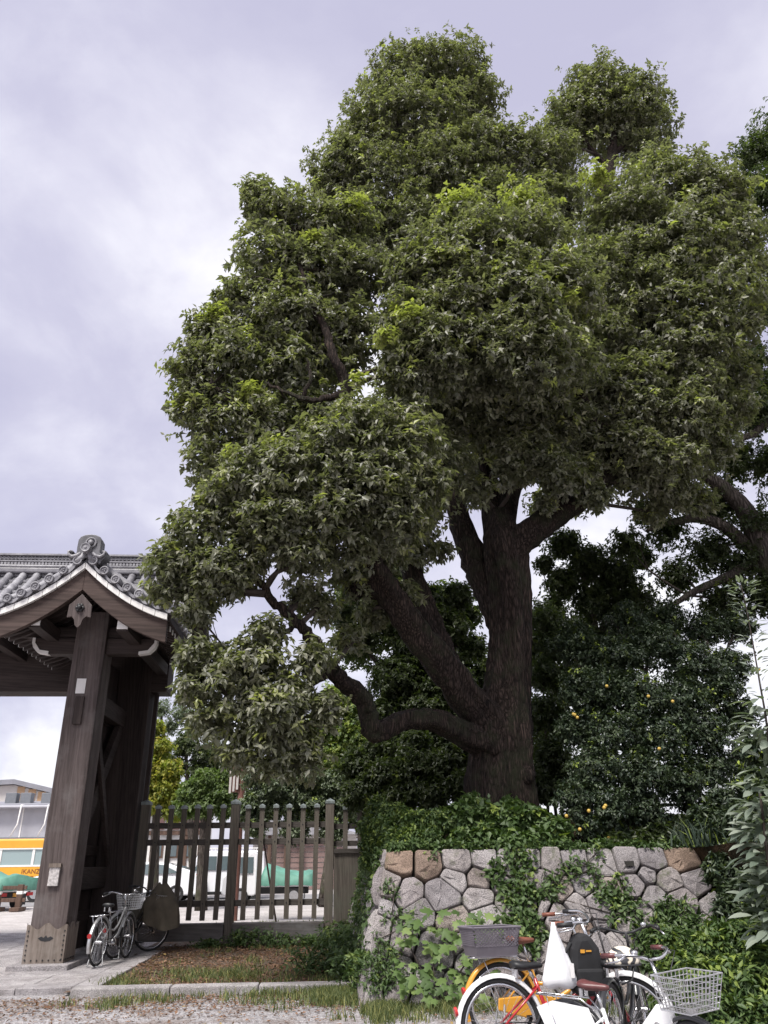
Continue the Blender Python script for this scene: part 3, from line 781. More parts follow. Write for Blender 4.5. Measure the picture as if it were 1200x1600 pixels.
# ================================================================== FOLIAGE
def fast_mesh(name, V, F, m, cols=None, smooth=False):
    me = bpy.data.meshes.new(name); nv, nf = len(V), len(F); k = F.shape[1]
    me.vertices.add(nv); me.vertices.foreach_set('co', V.astype(np.float32).ravel())
    me.loops.add(nf*k); me.loops.foreach_set('vertex_index', F.astype(np.int32).ravel())
    me.polygons.add(nf)
    me.polygons.foreach_set('loop_start', np.arange(0, nf*k, k, dtype=np.int32))
    me.polygons.foreach_set('loop_total', np.full(nf, k, dtype=np.int32))
    if cols is not None:
        a = me.color_attributes.new('leafcol', 'FLOAT_COLOR', 'POINT'); a.data.foreach_set('color', cols.astype(np.float32).ravel())
    me.update(calc_edges=True)
    if m: me.materials.append(m)
    if smooth: me.polygons.foreach_set('use_smooth', np.ones(nf, dtype=bool))
    return me
def unit(a): return a/np.maximum(np.linalg.norm(a, axis=-1, keepdims=True), 1e-9)
def leaves_from(pos, axis, K, L, W, rg, droop=0.35, fresh=None, spread=(0.75, 1.75), twig=0.10, curl=0.22):
    """pos, axis (N,3): K leaves round each twig end. Returns V, F, colours"""
    n = len(pos)
    P = np.repeat(pos, K, 0); A = np.repeat(axis, K, 0)
    h = np.where(np.abs(A[:, 2:3]) < 0.9, np.array([[0,0,1.0]]), np.array([[1.0,0,0]]))
    e1 = unit(np.cross(A, h)); e2 = np.cross(A, e1)
    phi = (np.tile(np.arange(K)*2.399, n)+np.repeat(rg.uniform(0, 6.28, n), K))[:, None]
    pol = rg.uniform(spread[0], spread[1], (n*K, 1))
    l = np.cos(pol)*A+np.sin(pol)*(e1*np.cos(phi)+e2*np.sin(phi))
    l[:, 2] -= droop*rg.uniform(0.4, 1.5, n*K); l = unit(l)
    s = np.clip(rg.normal(0.92, 0.24, (n*K, 1)), 0.4, 1.6)
    base = P-A*twig*rg.uniform(0, 1, (n*K, 1))*1.0+rg.normal(0, 0.012, (n*K, 3))
    up = A*0.6+np.array([[0, 0, 0.7]])+rg.normal(0, 0.35, (n*K, 3))
    wv = unit(np.cross(l, up)); nn = np.cross(wv, l)
    Ls, Ws = L*s, W*s
    v0 = base; v2 = base+l*Ls-nn*curl*Ls*rg.uniform(0, 1, (n*K, 1))
    mid = base+l*Ls*0.45
    v1 = mid+wv*Ws*0.5+nn*Ws*0.18; v3 = mid-wv*Ws*0.5+nn*Ws*0.18
    V = np.stack([v0, v1, v2, v3], 1).reshape(-1, 3)
    q = np.arange(n*K)[:, None]*4
    F = np.concatenate([q+np.array([[0,1,2]]), q+np.array([[0,2,3]])], 1).reshape(-1, 3)
    rnd = np.clip(np.repeat(rg.uniform(0, 1, n), K)*0.55+rg.uniform(0, 1, n*K)*0.45, 0, 1)
    fr = np.zeros(n*K) if fresh is None else np.repeat(fresh, K)*rg.uniform(0.6, 1.0, n*K)
    cols = np.stack([rnd, fr, fr*0, fr*0+1], 1)
    return V, F, np.repeat(cols, 4, 0)
def cloud_points(cen, rad, n, rg, shell=(0.7, 1.04), lump=0.16, inner=0.15, up=0.35, squash=0.9, cullin=0.72, below=0.55, thin=0.0, stray=0.0):
    cen = np.asarray(cen, float); rad = np.asarray(rad, float)
    wgt = rad**2*rg.uniform(1-thin, 1+thin*0.6, len(rad)); wgt /= wgt.sum()
    idx = rg.choice(len(cen), n*2, p=wgt)
    d = unit(rg.normal(0, 1, (n*2, 3)))
    low = (d[:, 2] < -0.25) & (rg.uniform(0, 1, n*2) > below)
    c, r_ = cen[idx], rad[idx][:, None]
    lum = 1+lump*np.sin(d[:, :1]*5+idx[:, None]*1.7)*np.sin(d[:, 1:2]*6+idx[:, None]*2.3)+lump*0.7*np.sin(d[:, 2:3]*9+idx[:, None])
    rr = rg.uniform(shell[0], shell[1], (n*2, 1))
    rr = np.where(rg.uniform(0, 1, (n*2, 1)) < stray, rg.uniform(1.05, 1.3, (n*2, 1)), rr)
    ins = rg.uniform(0, 1, (n*2, 1)) < inner
    rr = np.where(ins, rg.uniform(0.2, 0.8, (n*2, 1)), rr)
    p = c+d*r_*rr*lum*np.array([[1, 1, squash]])
    bad = low.copy()
    for k in range(len(cen)):                           # thin out what lies deep inside a neighbour
        dist = np.linalg.norm((p-cen[k])/np.array([1, 1, squash]), axis=1)/rad[k]
        bad |= (dist < cullin) & (idx != k) & (rg.uniform(0, 1, n*2) > 0.22)
    p, d = p[~bad][:n], d[~bad][:n]
    ax = unit(d*0.8+np.array([[0, 0, up]])+rg.normal(0, 0.3, p.shape))
    return p, ax
def crown(parent, m, cen, rad, n, K, L, W, seed, name='crown', fresh=0.02, extra=(), **kw):
    rg = np.random.default_rng(seed)
    lk = {k: kw.pop(k) for k in ('droop', 'spread', 'twig', 'curl') if k in kw}
    p, ax = cloud_points(cen, rad, n, rg, **kw)
    fr = np.where(rg.uniform(0, 1, len(p)) < fresh*(1+2*np.clip(ax[:, 2], 0, 1)), rg.uniform(0.3, 0.9, len(p)), rg.uniform(0, 0.10, len(p)))
    V, F, cl_ = leaves_from(p, ax, K, L, W, rg, fresh=fr, **lk)
    for ec, er, en in extra:                             # bunches of fresh yellow-green shoots
        p2, a2 = cloud_points(ec, er, en, rg, shell=(0.1, 1.2), up=0.9, lump=0.3, squash=0.7)
        V2, F2, c2 = leaves_from(p2, a2, K, L, W, rg, fresh=rg.uniform(0.55, 1.0, len(p2)), **lk)
        F = np.concatenate([F, F2+len(V)]); V = np.concatenate([V, V2]); cl_ = np.concatenate([cl_, c2])
    o = obj(name, fast_mesh(name, V, F, m, cl_), m, parent); o['kind'] = 'stuff'
    return o
def catmull(pts, sub=4):
    P_ = np.array(pts, float); out_ = []
    for i in range(len(P_)-1):
        p0, p1, p2, p3 = P_[max(i-1, 0)], P_[i], P_[i+1], P_[min(i+2, len(P_)-1)]
        for k in range(sub):
            t_ = k/sub; out_.append(0.5*((2*p1)+(-p0+p2)*t_+(2*p0-5*p1+4*p2-p3)*t_*t_+(-p0+3*p1-3*p2+p3)*t_**3))
    out_.append(P_[-1]); return np.array(out_)
def limb(pts, parent, m, name='limb', n=12, sub=4, jit=0.05, rg=None, wob=0.0, flute=0.0):
    """pts: (x, y, z, r)"""
    c_ = catmull(pts, sub); rg = rg or random.Random(1)
    if wob: c_[1:-1, :3] += np.array([[rg.uniform(-wob, wob) for _ in range(3)] for _ in range(len(c_)-2)])
    mb_ = MB().tube([tuple(q[:3]) for q in c_], [max(0.004, q[3]) for q in c_], n, True, jit, rg)
    if flute:
        i_ = 0
        for k_ in range(len(c_)):
            for j_ in range(n):
                a_ = 2*PI*j_/n; g_ = 1+flute*(math.sin(4*a_+0.12*k_)+0.7*math.sin(7*a_+1.3-0.1*k_)+0.5*math.sin(13*a_+0.2*k_))*0.5
                p_ = c_[k_][:3]; mb_.v[i_] = tuple(p_+(np.array(mb_.v[i_])-p_)*g_); i_ += 1
    obj(name, mb_, m, parent, smooth=True)
    return c_
def px4(lst): return [(*atY(a, b, y), r_) for a, b, y, r_ in lst]
def twigs(cen, rad, skel, parent, m, rg, sub=5, r0=0.04, minz=0.0):
    mb_ = MB(); S_ = np.concatenate(skel)
    for c_, r_ in zip(cen, rad):
        c_ = np.array(c_); d = np.linalg.norm(S_[:, :3]-c_, axis=1)+np.where(S_[:, 2] > c_[2]+0.1, 1.5, 0)
        s_ = S_[int(np.argmin(d))]; a = s_[:3]; mid = (a+c_)/2+np.array([rg.uniform(-.15, .15), rg.uniform(-.15, .15), 0.1*rg.random()])
        rr = min(r0, s_[3]*0.8)
        path = catmull([(*a, rr), (*mid, rr*0.8), (*c_, rr*0.55)], 3)
        mb_.tube([tuple(q[:3]) for q in path], [q[3] for q in path], 6)
        for _ in range(sub):
            th, ph = rg.uniform(0, 2*PI), math.acos(rg.uniform(-0.4, 1))
            e_ = c_+r_*0.85*np.array([math.sin(ph)*math.cos(th), math.sin(ph)*math.sin(th), math.cos(ph)*0.9])
            k_ = path[rg.randrange(len(path)//2, len(path))][:3]; m2 = (k_+e_)/2+np.array([0, 0, 0.06])
            mb_.tube([tuple(k_), tuple(m2), tuple(e_)], [rr*0.45, rr*0.3, 0.004], 5, False)
    o = obj('twigs', mb_, m, parent, smooth=True); o['kind'] = 'stuff'

M['camphor'] = leafmat('camphor_leaf', [(0.0, (0.088,0.092,0.066)), (0.4, (0.140,0.141,0.100)), (0.75, (0.19,0.186,0.134)), (1.0, (0.26,0.245,0.175))], fresh=(0.42,0.44,0.12), trans=0.4, rough=0.5, spec=0.9)
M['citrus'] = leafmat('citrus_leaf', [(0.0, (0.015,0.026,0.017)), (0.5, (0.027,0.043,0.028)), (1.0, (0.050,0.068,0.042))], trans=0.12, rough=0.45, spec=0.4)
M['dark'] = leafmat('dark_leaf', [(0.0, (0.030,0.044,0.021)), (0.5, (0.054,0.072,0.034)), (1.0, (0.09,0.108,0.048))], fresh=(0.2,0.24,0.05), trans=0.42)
M['ivy'] = leafmat('ivy_leaf', [(0.0, (0.025,0.05,0.018)), (0.5, (0.055,0.095,0.032)), (1.0, (0.11,0.16,0.055))], fresh=(0.24,0.30,0.06), trans=0.2, rough=0.5, spec=0.35)
M['mid'] = leafmat('mid_leaf', [(0.0, (0.05,0.085,0.03)), (0.5, (0.10,0.15,0.05)), (1.0, (0.17,0.22,0.08))], fresh=(0.36,0.40,0.08), trans=0.35, rough=0.55)
M['maple'] = leafmat('maple_leaf', [(0.0, (0.12,0.16,0.03)), (0.5, (0.22,0.26,0.05)), (1.0, (0.34,0.34,0.07))], fresh=(0.45,0.36,0.06), trans=0.4, rough=0.6)
M['grey'] = leafmat('greyish_leaf', [(0.0, (0.06,0.085,0.055)), (0.5, (0.12,0.15,0.10)), (1.0, (0.20,0.23,0.16))], trans=0.25, rough=0.5)
M['broad'] = leafmat('broad_leaf', [(0.0, (0.11,0.14,0.11)), (0.5, (0.17,0.20,0.16)), (1.0, (0.26,0.29,0.24))], trans=0.2, rough=0.45, spec=0.6)
M['grass'] = leafmat('grass_blade', [(0.0, (0.055,0.075,0.028)), (0.5, (0.10,0.13,0.05)), (1.0, (0.18,0.20,0.085))], fresh=(0.34,0.32,0.12), trans=0.3, rough=0.6, spec=0.3)
M['litter'] = leafmat('fallen_leaf', [(0.0, (0.06,0.032,0.022)), (0.5, (0.17,0.095,0.062)), (1.0, (0.33,0.21,0.14))], fresh=(0.4,0.3,0.1), trans=0.1, rough=0.8, spec=0.15)

rt = random.Random(21)
# ------------------------------------------------------------------ the big camphor
tree = thing('camphor_tree', 'huge spreading camphor tree with forked trunk growing above the stone wall', 'tree', (2.9, 13.0, 1.6), world=True)
skel = []
trunk_pts = [(*atY(783, 1310, 13.0), 0.66), (*atY(783, 1262, 13.0), 0.56), (*atY(781, 1200, 13.0), 0.52), (*atY(785, 1140, 13.0), 0.50), (*atY(793, 1080, 13.0), 0.40), (*atY(799, 1000, 13.0), 0.345),
             (*atY(797, 930, 13.0), 0.33), (*atY(789, 870, 13.0), 0.36), (*atY(784, 838, 13.0), 0.33), (*atY(776, 800, 13.05), 0.20)]
skel.append(limb(trunk_pts, tree, M['bark'], 'trunk', 56, 7, 0.03, rt, 0.004, 0.2))
L_ = [
 [(792,860,13.0,.30),(826,834,12.9,.27),(872,800,12.8,.24),(928,762,12.6,.205),(968,716,12.5,.17),(990,640,12.4,.15),(1008,560,12.4,.13),(1045,470,12.4,.10),(1085,380,12.5,.07),(1100,320,12.5,.04)],
 [(780,850,13.1,.26),(768,780,13.2,.19),(758,700,13.1,.15),(762,620,12.6,.12),(770,530,12.0,.09),(790,430,11.4,.06),(800,360,11.2,.03)],
 [(792,985,13.2,.27),(762,920,13.3,.25),(738,865,13.4,.24),(712,790,13.6,.20),(698,700,13.9,.18),(690,600,14.2,.16),(672,470,14.7,.14),(655,350,15.2,.11),(650,230,15.4,.07),(640,140,15.5,.04)],
 [(690,600,14.2,.12),(720,450,14.8,.10),(715,330,15.2,.09),(700,200,15.5,.06),(700,110,15.5,.03)],
 [(785,850,13.2,.24),(800,760,13.6,.2),(840,640,14.2,.2),(890,500,14.8,.2),(925,370,15.2,.2),(948,280,15.4,.19),(958,235,15.4,.13),(955,170,15.5,.06),(945,120,15.5,.03)],
 [(958,240,15.4,.09),(995,205,15.5,.05),(1010,165,15.5,.025)], [(948,262,15.4,.08),(910,215,15.5,.05),(890,180,15.5,.025)],
 [(778,1160,12.9,.40),(742,1108,12.7,.31),(694,1042,12.4,.275),(645,982,12.1,.25),(604,922,11.8,.225),(578,878,11.6,.20),(555,790,11.3,.16),(546,690,11.2,.13),(541,612,10.9,.09),(522,560,10.75,.075),(508,515,10.8,.062),(484,472,10.8,.05),(470,420,10.95,.035),(452,340,11.2,.015)],
 [(541,614,10.9,.06),(505,624,10.65,.05),(468,622,10.6,.035),(420,600,10.9,.02)], [(474,622,10.6,.035),(484,590,10.6,.03),(478,560,10.8,.015)], [(488,476,10.8,.03),(508,462,10.75,.02),(530,455,10.8,.01)],
 [(612,930,11.9,.16),(572,918,11.7,.15),(552,928,11.6,.13)],
 [(700,1046,12.6,.22),(668,960,12.9,.2),(640,880,13.0,.18),(622,800,13.0,.15),(610,690,12.8,.12),(640,560,12.2,.08),(670,460,11.6,.05)],
 [(772,1165,12.8,.28),(722,1146,12.5,.20),(684,1127,12.3,.17),(640,1125,12.1,.155),(604,1138,11.9,.15),(584,1145,11.8,.16),(578,1122,11.75,.145),(566,1092,11.7,.13),(540,1066,11.5,.115),(516,1044,11.4,.105),(492,1004,11.2,.092),(462,972,11.1,.08),(430,944,11.0,.068),(410,916,10.9,.055),(380,890,10.8,.035),(330,880,10.7,.02)],
 [(520,1050,11.4,.05),(470,1080,11.1,.045),(430,1110,10.9,.035),(390,1120,10.8,.02)], [(462,972,11.1,.04),(420,1010,10.9,.03),(370,1040,10.8,.018)],
 [(928,762,12.6,.10),(1000,720,12.3,.08),(1060,670,12.2,.05)], [(968,716,12.5,.10),(920,640,12.0,.08),(880,560,11.5,.05)],
 [(604,922,11.8,.12),(560,850,11.2,.10),(500,790,10.8,.08),(430,760,10.6,.05),(380,740,10.6,.03)], [(555,790,11.3,.09),(480,700,11.0,.07),(400,650,11.0,.05),(330,600,11.0,.03)],
]
for q in L_: skel.append(limb(px4(q), tree, M['bark'], 'limb', 24, 6, 0.06, rt, 0.022, 0.16))
kn = atY(822, 1212, 12.62)
obj('branch_stub', MB().ball(kn, 0.13, 0.16, 0.17, 12, 8), M['bark'], tree, smooth=True)
LB = []   # lobes of the crown: px, py, radius px, distance
LB += [(a, b, r_, 15.5) for a, b, r_ in [(630,128,50),(700,120,52),(738,165,40),(590,198,55),(660,205,70),(540,268,48),(600,290,66),(690,285,66),(640,365,56),(752,240,48),(570,345,48),(800,250,52),(850,265,52),(745,325,52),(870,325,48),(810,330,48),(515,290,28),(560,225,32)]]
LB += [(a, b, r_, 15.5) for a, b, r_ in [(935,148,46),(990,170,46),(890,190,38),(1018,205,34),(955,195,45),(865,235,35),(1000,235,28)]]
LB += [(a, b, r_, 12.4) for a, b, r_ in [(1030,295,56),(1100,320,62),(980,350,62),(1060,400,80),(1145,380,48),(1160,440,42),(950,430,64),(1110,480,70),(1010,500,66),(1065,560,62),(930,530,56),(1150,510,38),(1130,320,36)]]
LB += [(a, b, r_, 11.0) for a, b, r_ in [(760,400,72),(830,380,62),(700,440,70),(780,490,80),(870,460,60),(650,510,60),(720,560,72),(820,570,72),(885,560,52),(640,590,52),(690,370,40),(640,430,40),(720,345,30)]]
LB += [(a, b, r_, 11.4) for a, b, r_ in [(418,325,36),(468,352,46),(540,350,42),(420,405,50),(490,430,60),(552,430,50),(390,468,42),(455,510,66),(540,520,50),(330,522,40),(312,580,44),(370,570,60),(440,590,60),(512,560,44),(300,640,34),(350,660,55),(332,718,38),(420,680,60),(480,650,50),(500,370,36),(360,470,26),(400,300,22)]]
LB += [(a, b, r_, 10.7) for a, b, r_ in [(420,755,60),(500,720,68),(560,680,58),(560,775,66),(480,815,66),(605,735,60),(640,690,52),(622,815,52),(400,825,46),(335,790,36),(305,830,42),(272,880,38),(330,895,46),(258,925,26),(372,885,40),(305,955,28),(480,880,40),(548,855,42),(670,760,36)]]
LB += [(a, b, r_, 10.8) for a, b, r_ in [(312,1022,36),(350,1060,48),(302,1075,32),(400,1040,46),(330,1125,36),(390,1108,48),(448,1082,44),(370,1170,34),(436,1145,46),(490,1030,32),(415,990,30),(470,1180,36),(508,1105,28),(430,1200,26)]]
LB += [(a, b, r_, 12.2) for a, b, r_ in [(760,630,50),(700,650,50),(830,640,52),(885,660,48),(945,620,50),(1000,645,44),(905,735,34),(830,705,40),(1020,590,44),(1060,650,50),(1025,725,38),(960,690,40),(1080,600,40),(770,690,30),(1070,720,34)]]
LB += [(590,870,38,12.0),(640,850,38,12.4),(556,905,32,11.6),(625,930,26,12.0),(500,945,30,11.4),(545,1000,26,12),(470,930,22,11.2),(700,722,42,12.0),(740,765,28,12.3),(880,745,32,12.1),(850,785,18,12.4),(660,800,34,12.2),(690,860,20,12.6),(800,735,28,12.2),(930,775,22,12.2),(580,960,24,12.2),(930,700,34,12.5),(990,745,38,12.5),(1050,765,34,12.7),(1105,700,40,12.7),(1130,640,40,12.7),(1000,690,36,12.4),(1090,780,26,13),(1020,800,22,13),(1150,590,34,12.8)]
cen = [atY(a, b, y) for a, b, r_, y in LB]; rad = [1.1*r_*zopt(c_)/FPX for (a, b, r_, y), c_ in zip(LB, cen)]
for i in range(len(LB)):
    for j in range(i):
        if abs(LB[i][3]-LB[j][3]) < 0.5 and np.linalg.norm(cen[i]-cen[j]) < 0.95*(rad[i]+rad[j]) and rt.random() < 0.26:
            cen.append((cen[i]+cen[j])/2+np.array([rt.uniform(-.1, .1), rt.uniform(-.25, .15), rt.uniform(-.15, .1)])); rad.append(0.42*(rad[i]+rad[j]))
# the far half of the crown
bk = [(c_+np.array([rt.uniform(-.5, .5), (13.4-c_[1])*1.5+rt.uniform(1.0, 2.6), rt.uniform(0.2, 1.4)]), r_*1.15) for c_, r_ in zip(cen, rad) if c_[1] < 14 and c_[2] > 8 and rt.random() < 0.55]
freshpx = [(725,322,22,11.0),(818,312,20,11.0),(705,350,14,11.0),(545,330,18,11.2),(640,490,16,10.4),(392,610,14,10.9),(345,486,13,11.2),(935,275,16,12.0),(600,520,12,10.5),(830,430,10,10.4),(420,690,10,10.6),(680,390,12,10.6),(890,460,12,10.5),(365,705,10,10.6),(560,590,9,10.7),(1130,290,12,12.0),(490,370,12,11.0)]
freshpx = [(a, b, r_*1.7, y-0.05) for a, b, r_, y in freshpx]+[(760,345,18,10.8),(690,385,20,10.6),(850,350,14,10.9),(470,300,12,11.2),(590,200,12,15),(660,110,10,15.2),(920,110,10,15.2),(1090,270,14,12),(320,500,14,11.2),(290,570,10,11.1),(620,480,14,10.6),(1170,350,12,12.1)]
fc = [atY(a, b, y) for a, b, r_, y in freshpx]; fr_ = [r_*zopt(c_)/FPX for (a, b, r_, y), c_ in zip(freshpx, fc)]
crown(tree, M['camphor'], cen, rad, 68000, 9, 0.112, 0.053, 7, fresh=0.035, extra=[(fc, fr_, 1150)], shell=(0.66, 1.10), inner=0.12, lump=0.22, thin=0.45, stray=0.06, droop=0.5, twig=0.12)
crown(tree, M['camphor'], [b[0] for b in bk], [b[1] for b in bk], 9000, 8, 0.14, 0.065, 8, inner=0.3, droop=0.4)
twigs(cen, rad, skel, tree, M['twig'], rt, 5, 0.045)

# ------------------------------------------------------------------ neighbouring trees and shrubs
def simple_tree(name, label, lobes, trunk, m, n, K, L, W, seed, bark='bark2', limbs=(), group=None, tw=True, fresh=0.02, cat='tree', **kw):
    base = trunk[0]
    t_ = thing(name, label, cat, (base[0], base[1], base[2]), world=True, group=group)
    sk_ = [limb(trunk, t_, M[bark], 'trunk', 12, 4, 0.05, rt, 0.01)]
    for q in limbs: sk_.append(limb(q, t_, M[bark], 'limb', 10, 4, 0.05, rt, 0.015))
    c_ = [atY(a, b, y) for a, b, r_, y in lobes]; r_ = [l[2]*zopt(q)/FPX for l, q in zip(lobes, c_)]
    crown(t_, m, c_, r_, n, K, L, W, seed, fresh=fresh, **kw)
    if tw: twigs(c_, r_, sk_, t_, M['twig'], rt, 4, 0.03)
    return t_
def gz(x_, y_): return bankz(x_, y_) if x_ > 0.95 and y_ > 11.4 else -0.05
# big tree at the side, its pale limb arching over
tb = atY(1300, 1150, 15.5); tb[2] = bankz(tb[0], 15.5)-0.1
lob = [(1180,240,40,14.5),(1200,300,45,14.5),(1225,200,50,14.5),(1170,560,40,15.5),(1120,620,45,16),(1180,640,50,15.5),(1080,690,42,16),(1150,720,45,16),(1200,720,40,15.5),(1120,790,42,16.2),(1060,770,36,16.2),(1180,820,40,15.6),(1040,830,36,16.4),(1110,860,46,16.2),(1160,880,42,15.8),
       (1010,800,30,16.5),(980,850,34,16.6),(1060,900,40,16.4),(1130,940,46,16),(1195,930,42,15.5),(1230,600,60,15.5),(1250,760,60,15.5),(1240,450,60,15),(1190,480,34,15),(1240,340,60,14.8)]
simple_tree('evergreen_tree', 'tall dark evergreen with a pale arching limb beside the camphor crown', lob, [(*tb, .45), (*atY(1275, 1050, 15.5), .4), (*atY(1240, 960, 15.5), .36), (*atY(1205, 880, 15.5), .3), (*atY(1165, 800, 15.6), .22), (*atY(1120, 755, 15.7), .16), (*atY(1080, 735, 15.8), .1), (*atY(1040, 690, 15.8), .04)],
    M['dark'], 11500, 8, 0.10, 0.05, 31, limbs=[px4([(1215,900,15.5,.24),(1165,850,15.7,.16),(1110,812,15.9,.13),(1050,815,16.1,.08),(1010,830,16.2,.04)]), px4([(1240,960,15.5,.2),(1185,885,15.6,.12),(1130,905,15.7,.10),(1075,930,15.8,.07),(1030,960,15.9,.03)]), px4([(1225,925,15.5,.2),(1230,760,15.5,.2),(1215,640,15.5,.16),(1190,600,15.5,.12),(1140,605,15.6,.1),(1095,602,15.7,.05)]),
    px4([(1230,760,15.5,.2),(1235,600,15.2,.18),(1230,450,15,.14),(1215,320,14.7,.1),(1200,230,14.5,.04)]), px4([(1215,640,15.5,.12),(1185,672,15.4,.1),(1150,690,15.4,.06)])], shell=(0.35, 1.1), inner=0.3, below=0.9)
# backlit tree between the trunk and the big evergreen
tb = np.array([5.4, 17.5, 0]); tb[2] = bankz(5.4, 17.5)-0.1
lob = [(880,850,30,17.5),(920,880,36,17.5),(960,900,40,17.5),(880,910,34,17.5),(930,940,40,17.5),(990,940,40,17.5),(860,960,34,17.5),(900,990,40,17.5),(970,990,44,17.5),(850,880,18,17.5),(1030,990,40,17.5),(840,1010,30,17.5),(930,1050,45,17.5),(1000,870,26,17.5)]
simple_tree('backlit_tree', 'dark leafy tree against white sky between forked trunk and fruit tree', lob, [(*tb, .2), (*atY(925, 1120, 17.5), .16), (*atY(930, 1000, 17.5), .12), (*atY(915, 920, 17.5), .07), (*atY(900, 850, 17.5), .03)], M['dark'], 10000, 8, 0.095, 0.05, 32,
    limbs=[px4([(930,1000,17.5,.08),(960,950,17.5,.06),(985,890,17.5,.03)]), px4([(925,1020,17.5,.07),(890,980,17.5,.05),(860,930,17.5,.02)])], shell=(0.3, 1.08), inner=0.35, below=0.9)
# trees filling the space under the limbs
tb = np.array([1.6, 18.0, bankz(1.6, 18)-0.1])
lob = [(600,960,42,18),(560,1000,36,18),(650,1010,40,18),(700,980,36,18),(620,1060,48,18),(690,1060,46,18),(660,1110,44,18),(720,1100,36,18),(600,1120,40,18),(660,930,26,18),(715,930,26,18),(540,960,22,18),(700,1150,40,18),(620,1170,44,18),(740,1010,24,18)]
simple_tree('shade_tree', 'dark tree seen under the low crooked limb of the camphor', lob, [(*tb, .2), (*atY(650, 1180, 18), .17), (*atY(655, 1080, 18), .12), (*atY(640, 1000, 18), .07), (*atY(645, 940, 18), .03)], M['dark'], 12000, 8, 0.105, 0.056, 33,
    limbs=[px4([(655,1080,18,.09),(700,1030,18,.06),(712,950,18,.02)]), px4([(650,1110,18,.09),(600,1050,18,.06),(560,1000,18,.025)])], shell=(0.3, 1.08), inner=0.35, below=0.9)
tb = np.array([2.6, 23.0, bankz(2.6, 23)-0.1])
lob = [(560,930,44,23),(620,900,44,23),(690,940,44,23),(560,1000,48,23),(640,990,50,23),(710,1020,44,23),(640,1080,50,23),(710,1100,44,23),(860,1000,40,23),(880,1070,44,23),(850,1130,44,23),(640,1170,48,23),(720,1180,44,23),(860,1190,44,23),(760,1050,44,23),(730,960,30,23)]
simple_tree('backdrop_tree', 'broad mid green tree filling the gap behind the forked trunk', lob, [(*tb, .25), (*atY(680, 1180, 23), .2), (*atY(675, 1050, 23), .14), (*atY(660, 950, 23), .05)], M['dark'], 9000, 7, 0.14, 0.075, 36, shell=(0.3, 1.08), inner=0.35, below=0.9, fresh=0.06)
tb = np.array([-0.2, 30.0, -0.02])
lob = [(520,1095,28,30),(555,1110,30,30),(500,1140,30,30),(545,1150,34,30),(580,1130,28,30),(520,1185,34,30),(575,1180,34,30),(470,1180,26,30),(610,1160,26,30)]
simple_tree('bright_tree', 'pale green tree behind the dark branches beyond the fence', lob, [(*tb, .2), (*atY(530, 1240, 30), .16), (*atY(535, 1160, 30), .1), (*atY(540, 1110, 30), .03)], M['mid'], 4200, 7, 0.15, 0.085, 34, fresh=0.3, shell=(0.4, 1.06))
# shrubs under the trees, along the top of the bank
def shrub(name, label, lobes, base, m, n, K, L, W, seed, group=None, cat='shrub', stems=3, **kw):
    t_ = thing(name, label, cat, base, world=True, group=group)
    c_ = [atY(a, b, y) for a, b, r_, y in lobes]; r_ = [l[2]*zopt(q)/FPX for l, q in zip(lobes, c_)]
    crown(t_, m, c_, r_, n, K, L, W, seed, name='foliage', **kw)
    for k in range(min(stems, len(c_))):
        q = c_[(k*max(1, len(c_)//max(1, stems))) % len(c_)]; b = np.array(base)+np.array([rt.uniform(-.15, .15), rt.uniform(-.1, .1), -0.05])
        mid = b*0.5+q*0.5+np.array([rt.uniform(-.1, .1), 0.05, 0.05])
        limb([(*b, .03), (*mid, .022), (*q, .01)], t_, M['twig'], 'stem', 6, 3, 0, rt)
    return t_
shrub('evergreen_shrub', 'dark shrub behind the fence boards beside the trunk base', [(560,1200,34,16.5),(600,1215,36,16.2),(650,1200,36,16),(700,1195,34,16),(560,1240,30,16.2),(620,1250,34,16),(680,1240,34,15.8),(725,1230,30,15.5),(590,1170,26,16.5),(720,1180,28,15.8),(650,1160,26,16.2)], (1.7,16,bankz(1.7,16)), M['dark'], 5200, 8, 0.095, 0.05, 41, shell=(0.5,1.05), inner=0.25)
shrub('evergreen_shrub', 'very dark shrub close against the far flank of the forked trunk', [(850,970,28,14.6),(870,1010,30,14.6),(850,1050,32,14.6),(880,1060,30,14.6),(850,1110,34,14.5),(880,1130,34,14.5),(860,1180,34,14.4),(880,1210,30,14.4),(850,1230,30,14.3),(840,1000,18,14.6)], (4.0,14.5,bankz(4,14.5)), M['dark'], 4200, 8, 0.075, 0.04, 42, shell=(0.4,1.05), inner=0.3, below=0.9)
shrub('grey_shrub', 'rounded grey green bush beyond the fence below the red post', [(400,1215,22,23),(440,1205,26,23),(480,1215,28,23),(520,1225,26,23),(410,1250,26,23),(455,1250,30,23),(500,1260,28,23),(540,1255,24,23),(385,1265,20,23),(400,1290,20,23),(460,1295,24,23),(520,1295,24,23),(430,1225,20,22.6)], (-1.3,23.2,-0.02), M['grey'], 5200, 8, 0.10, 0.05, 43, shell=(0.6,1.05), stems=1)
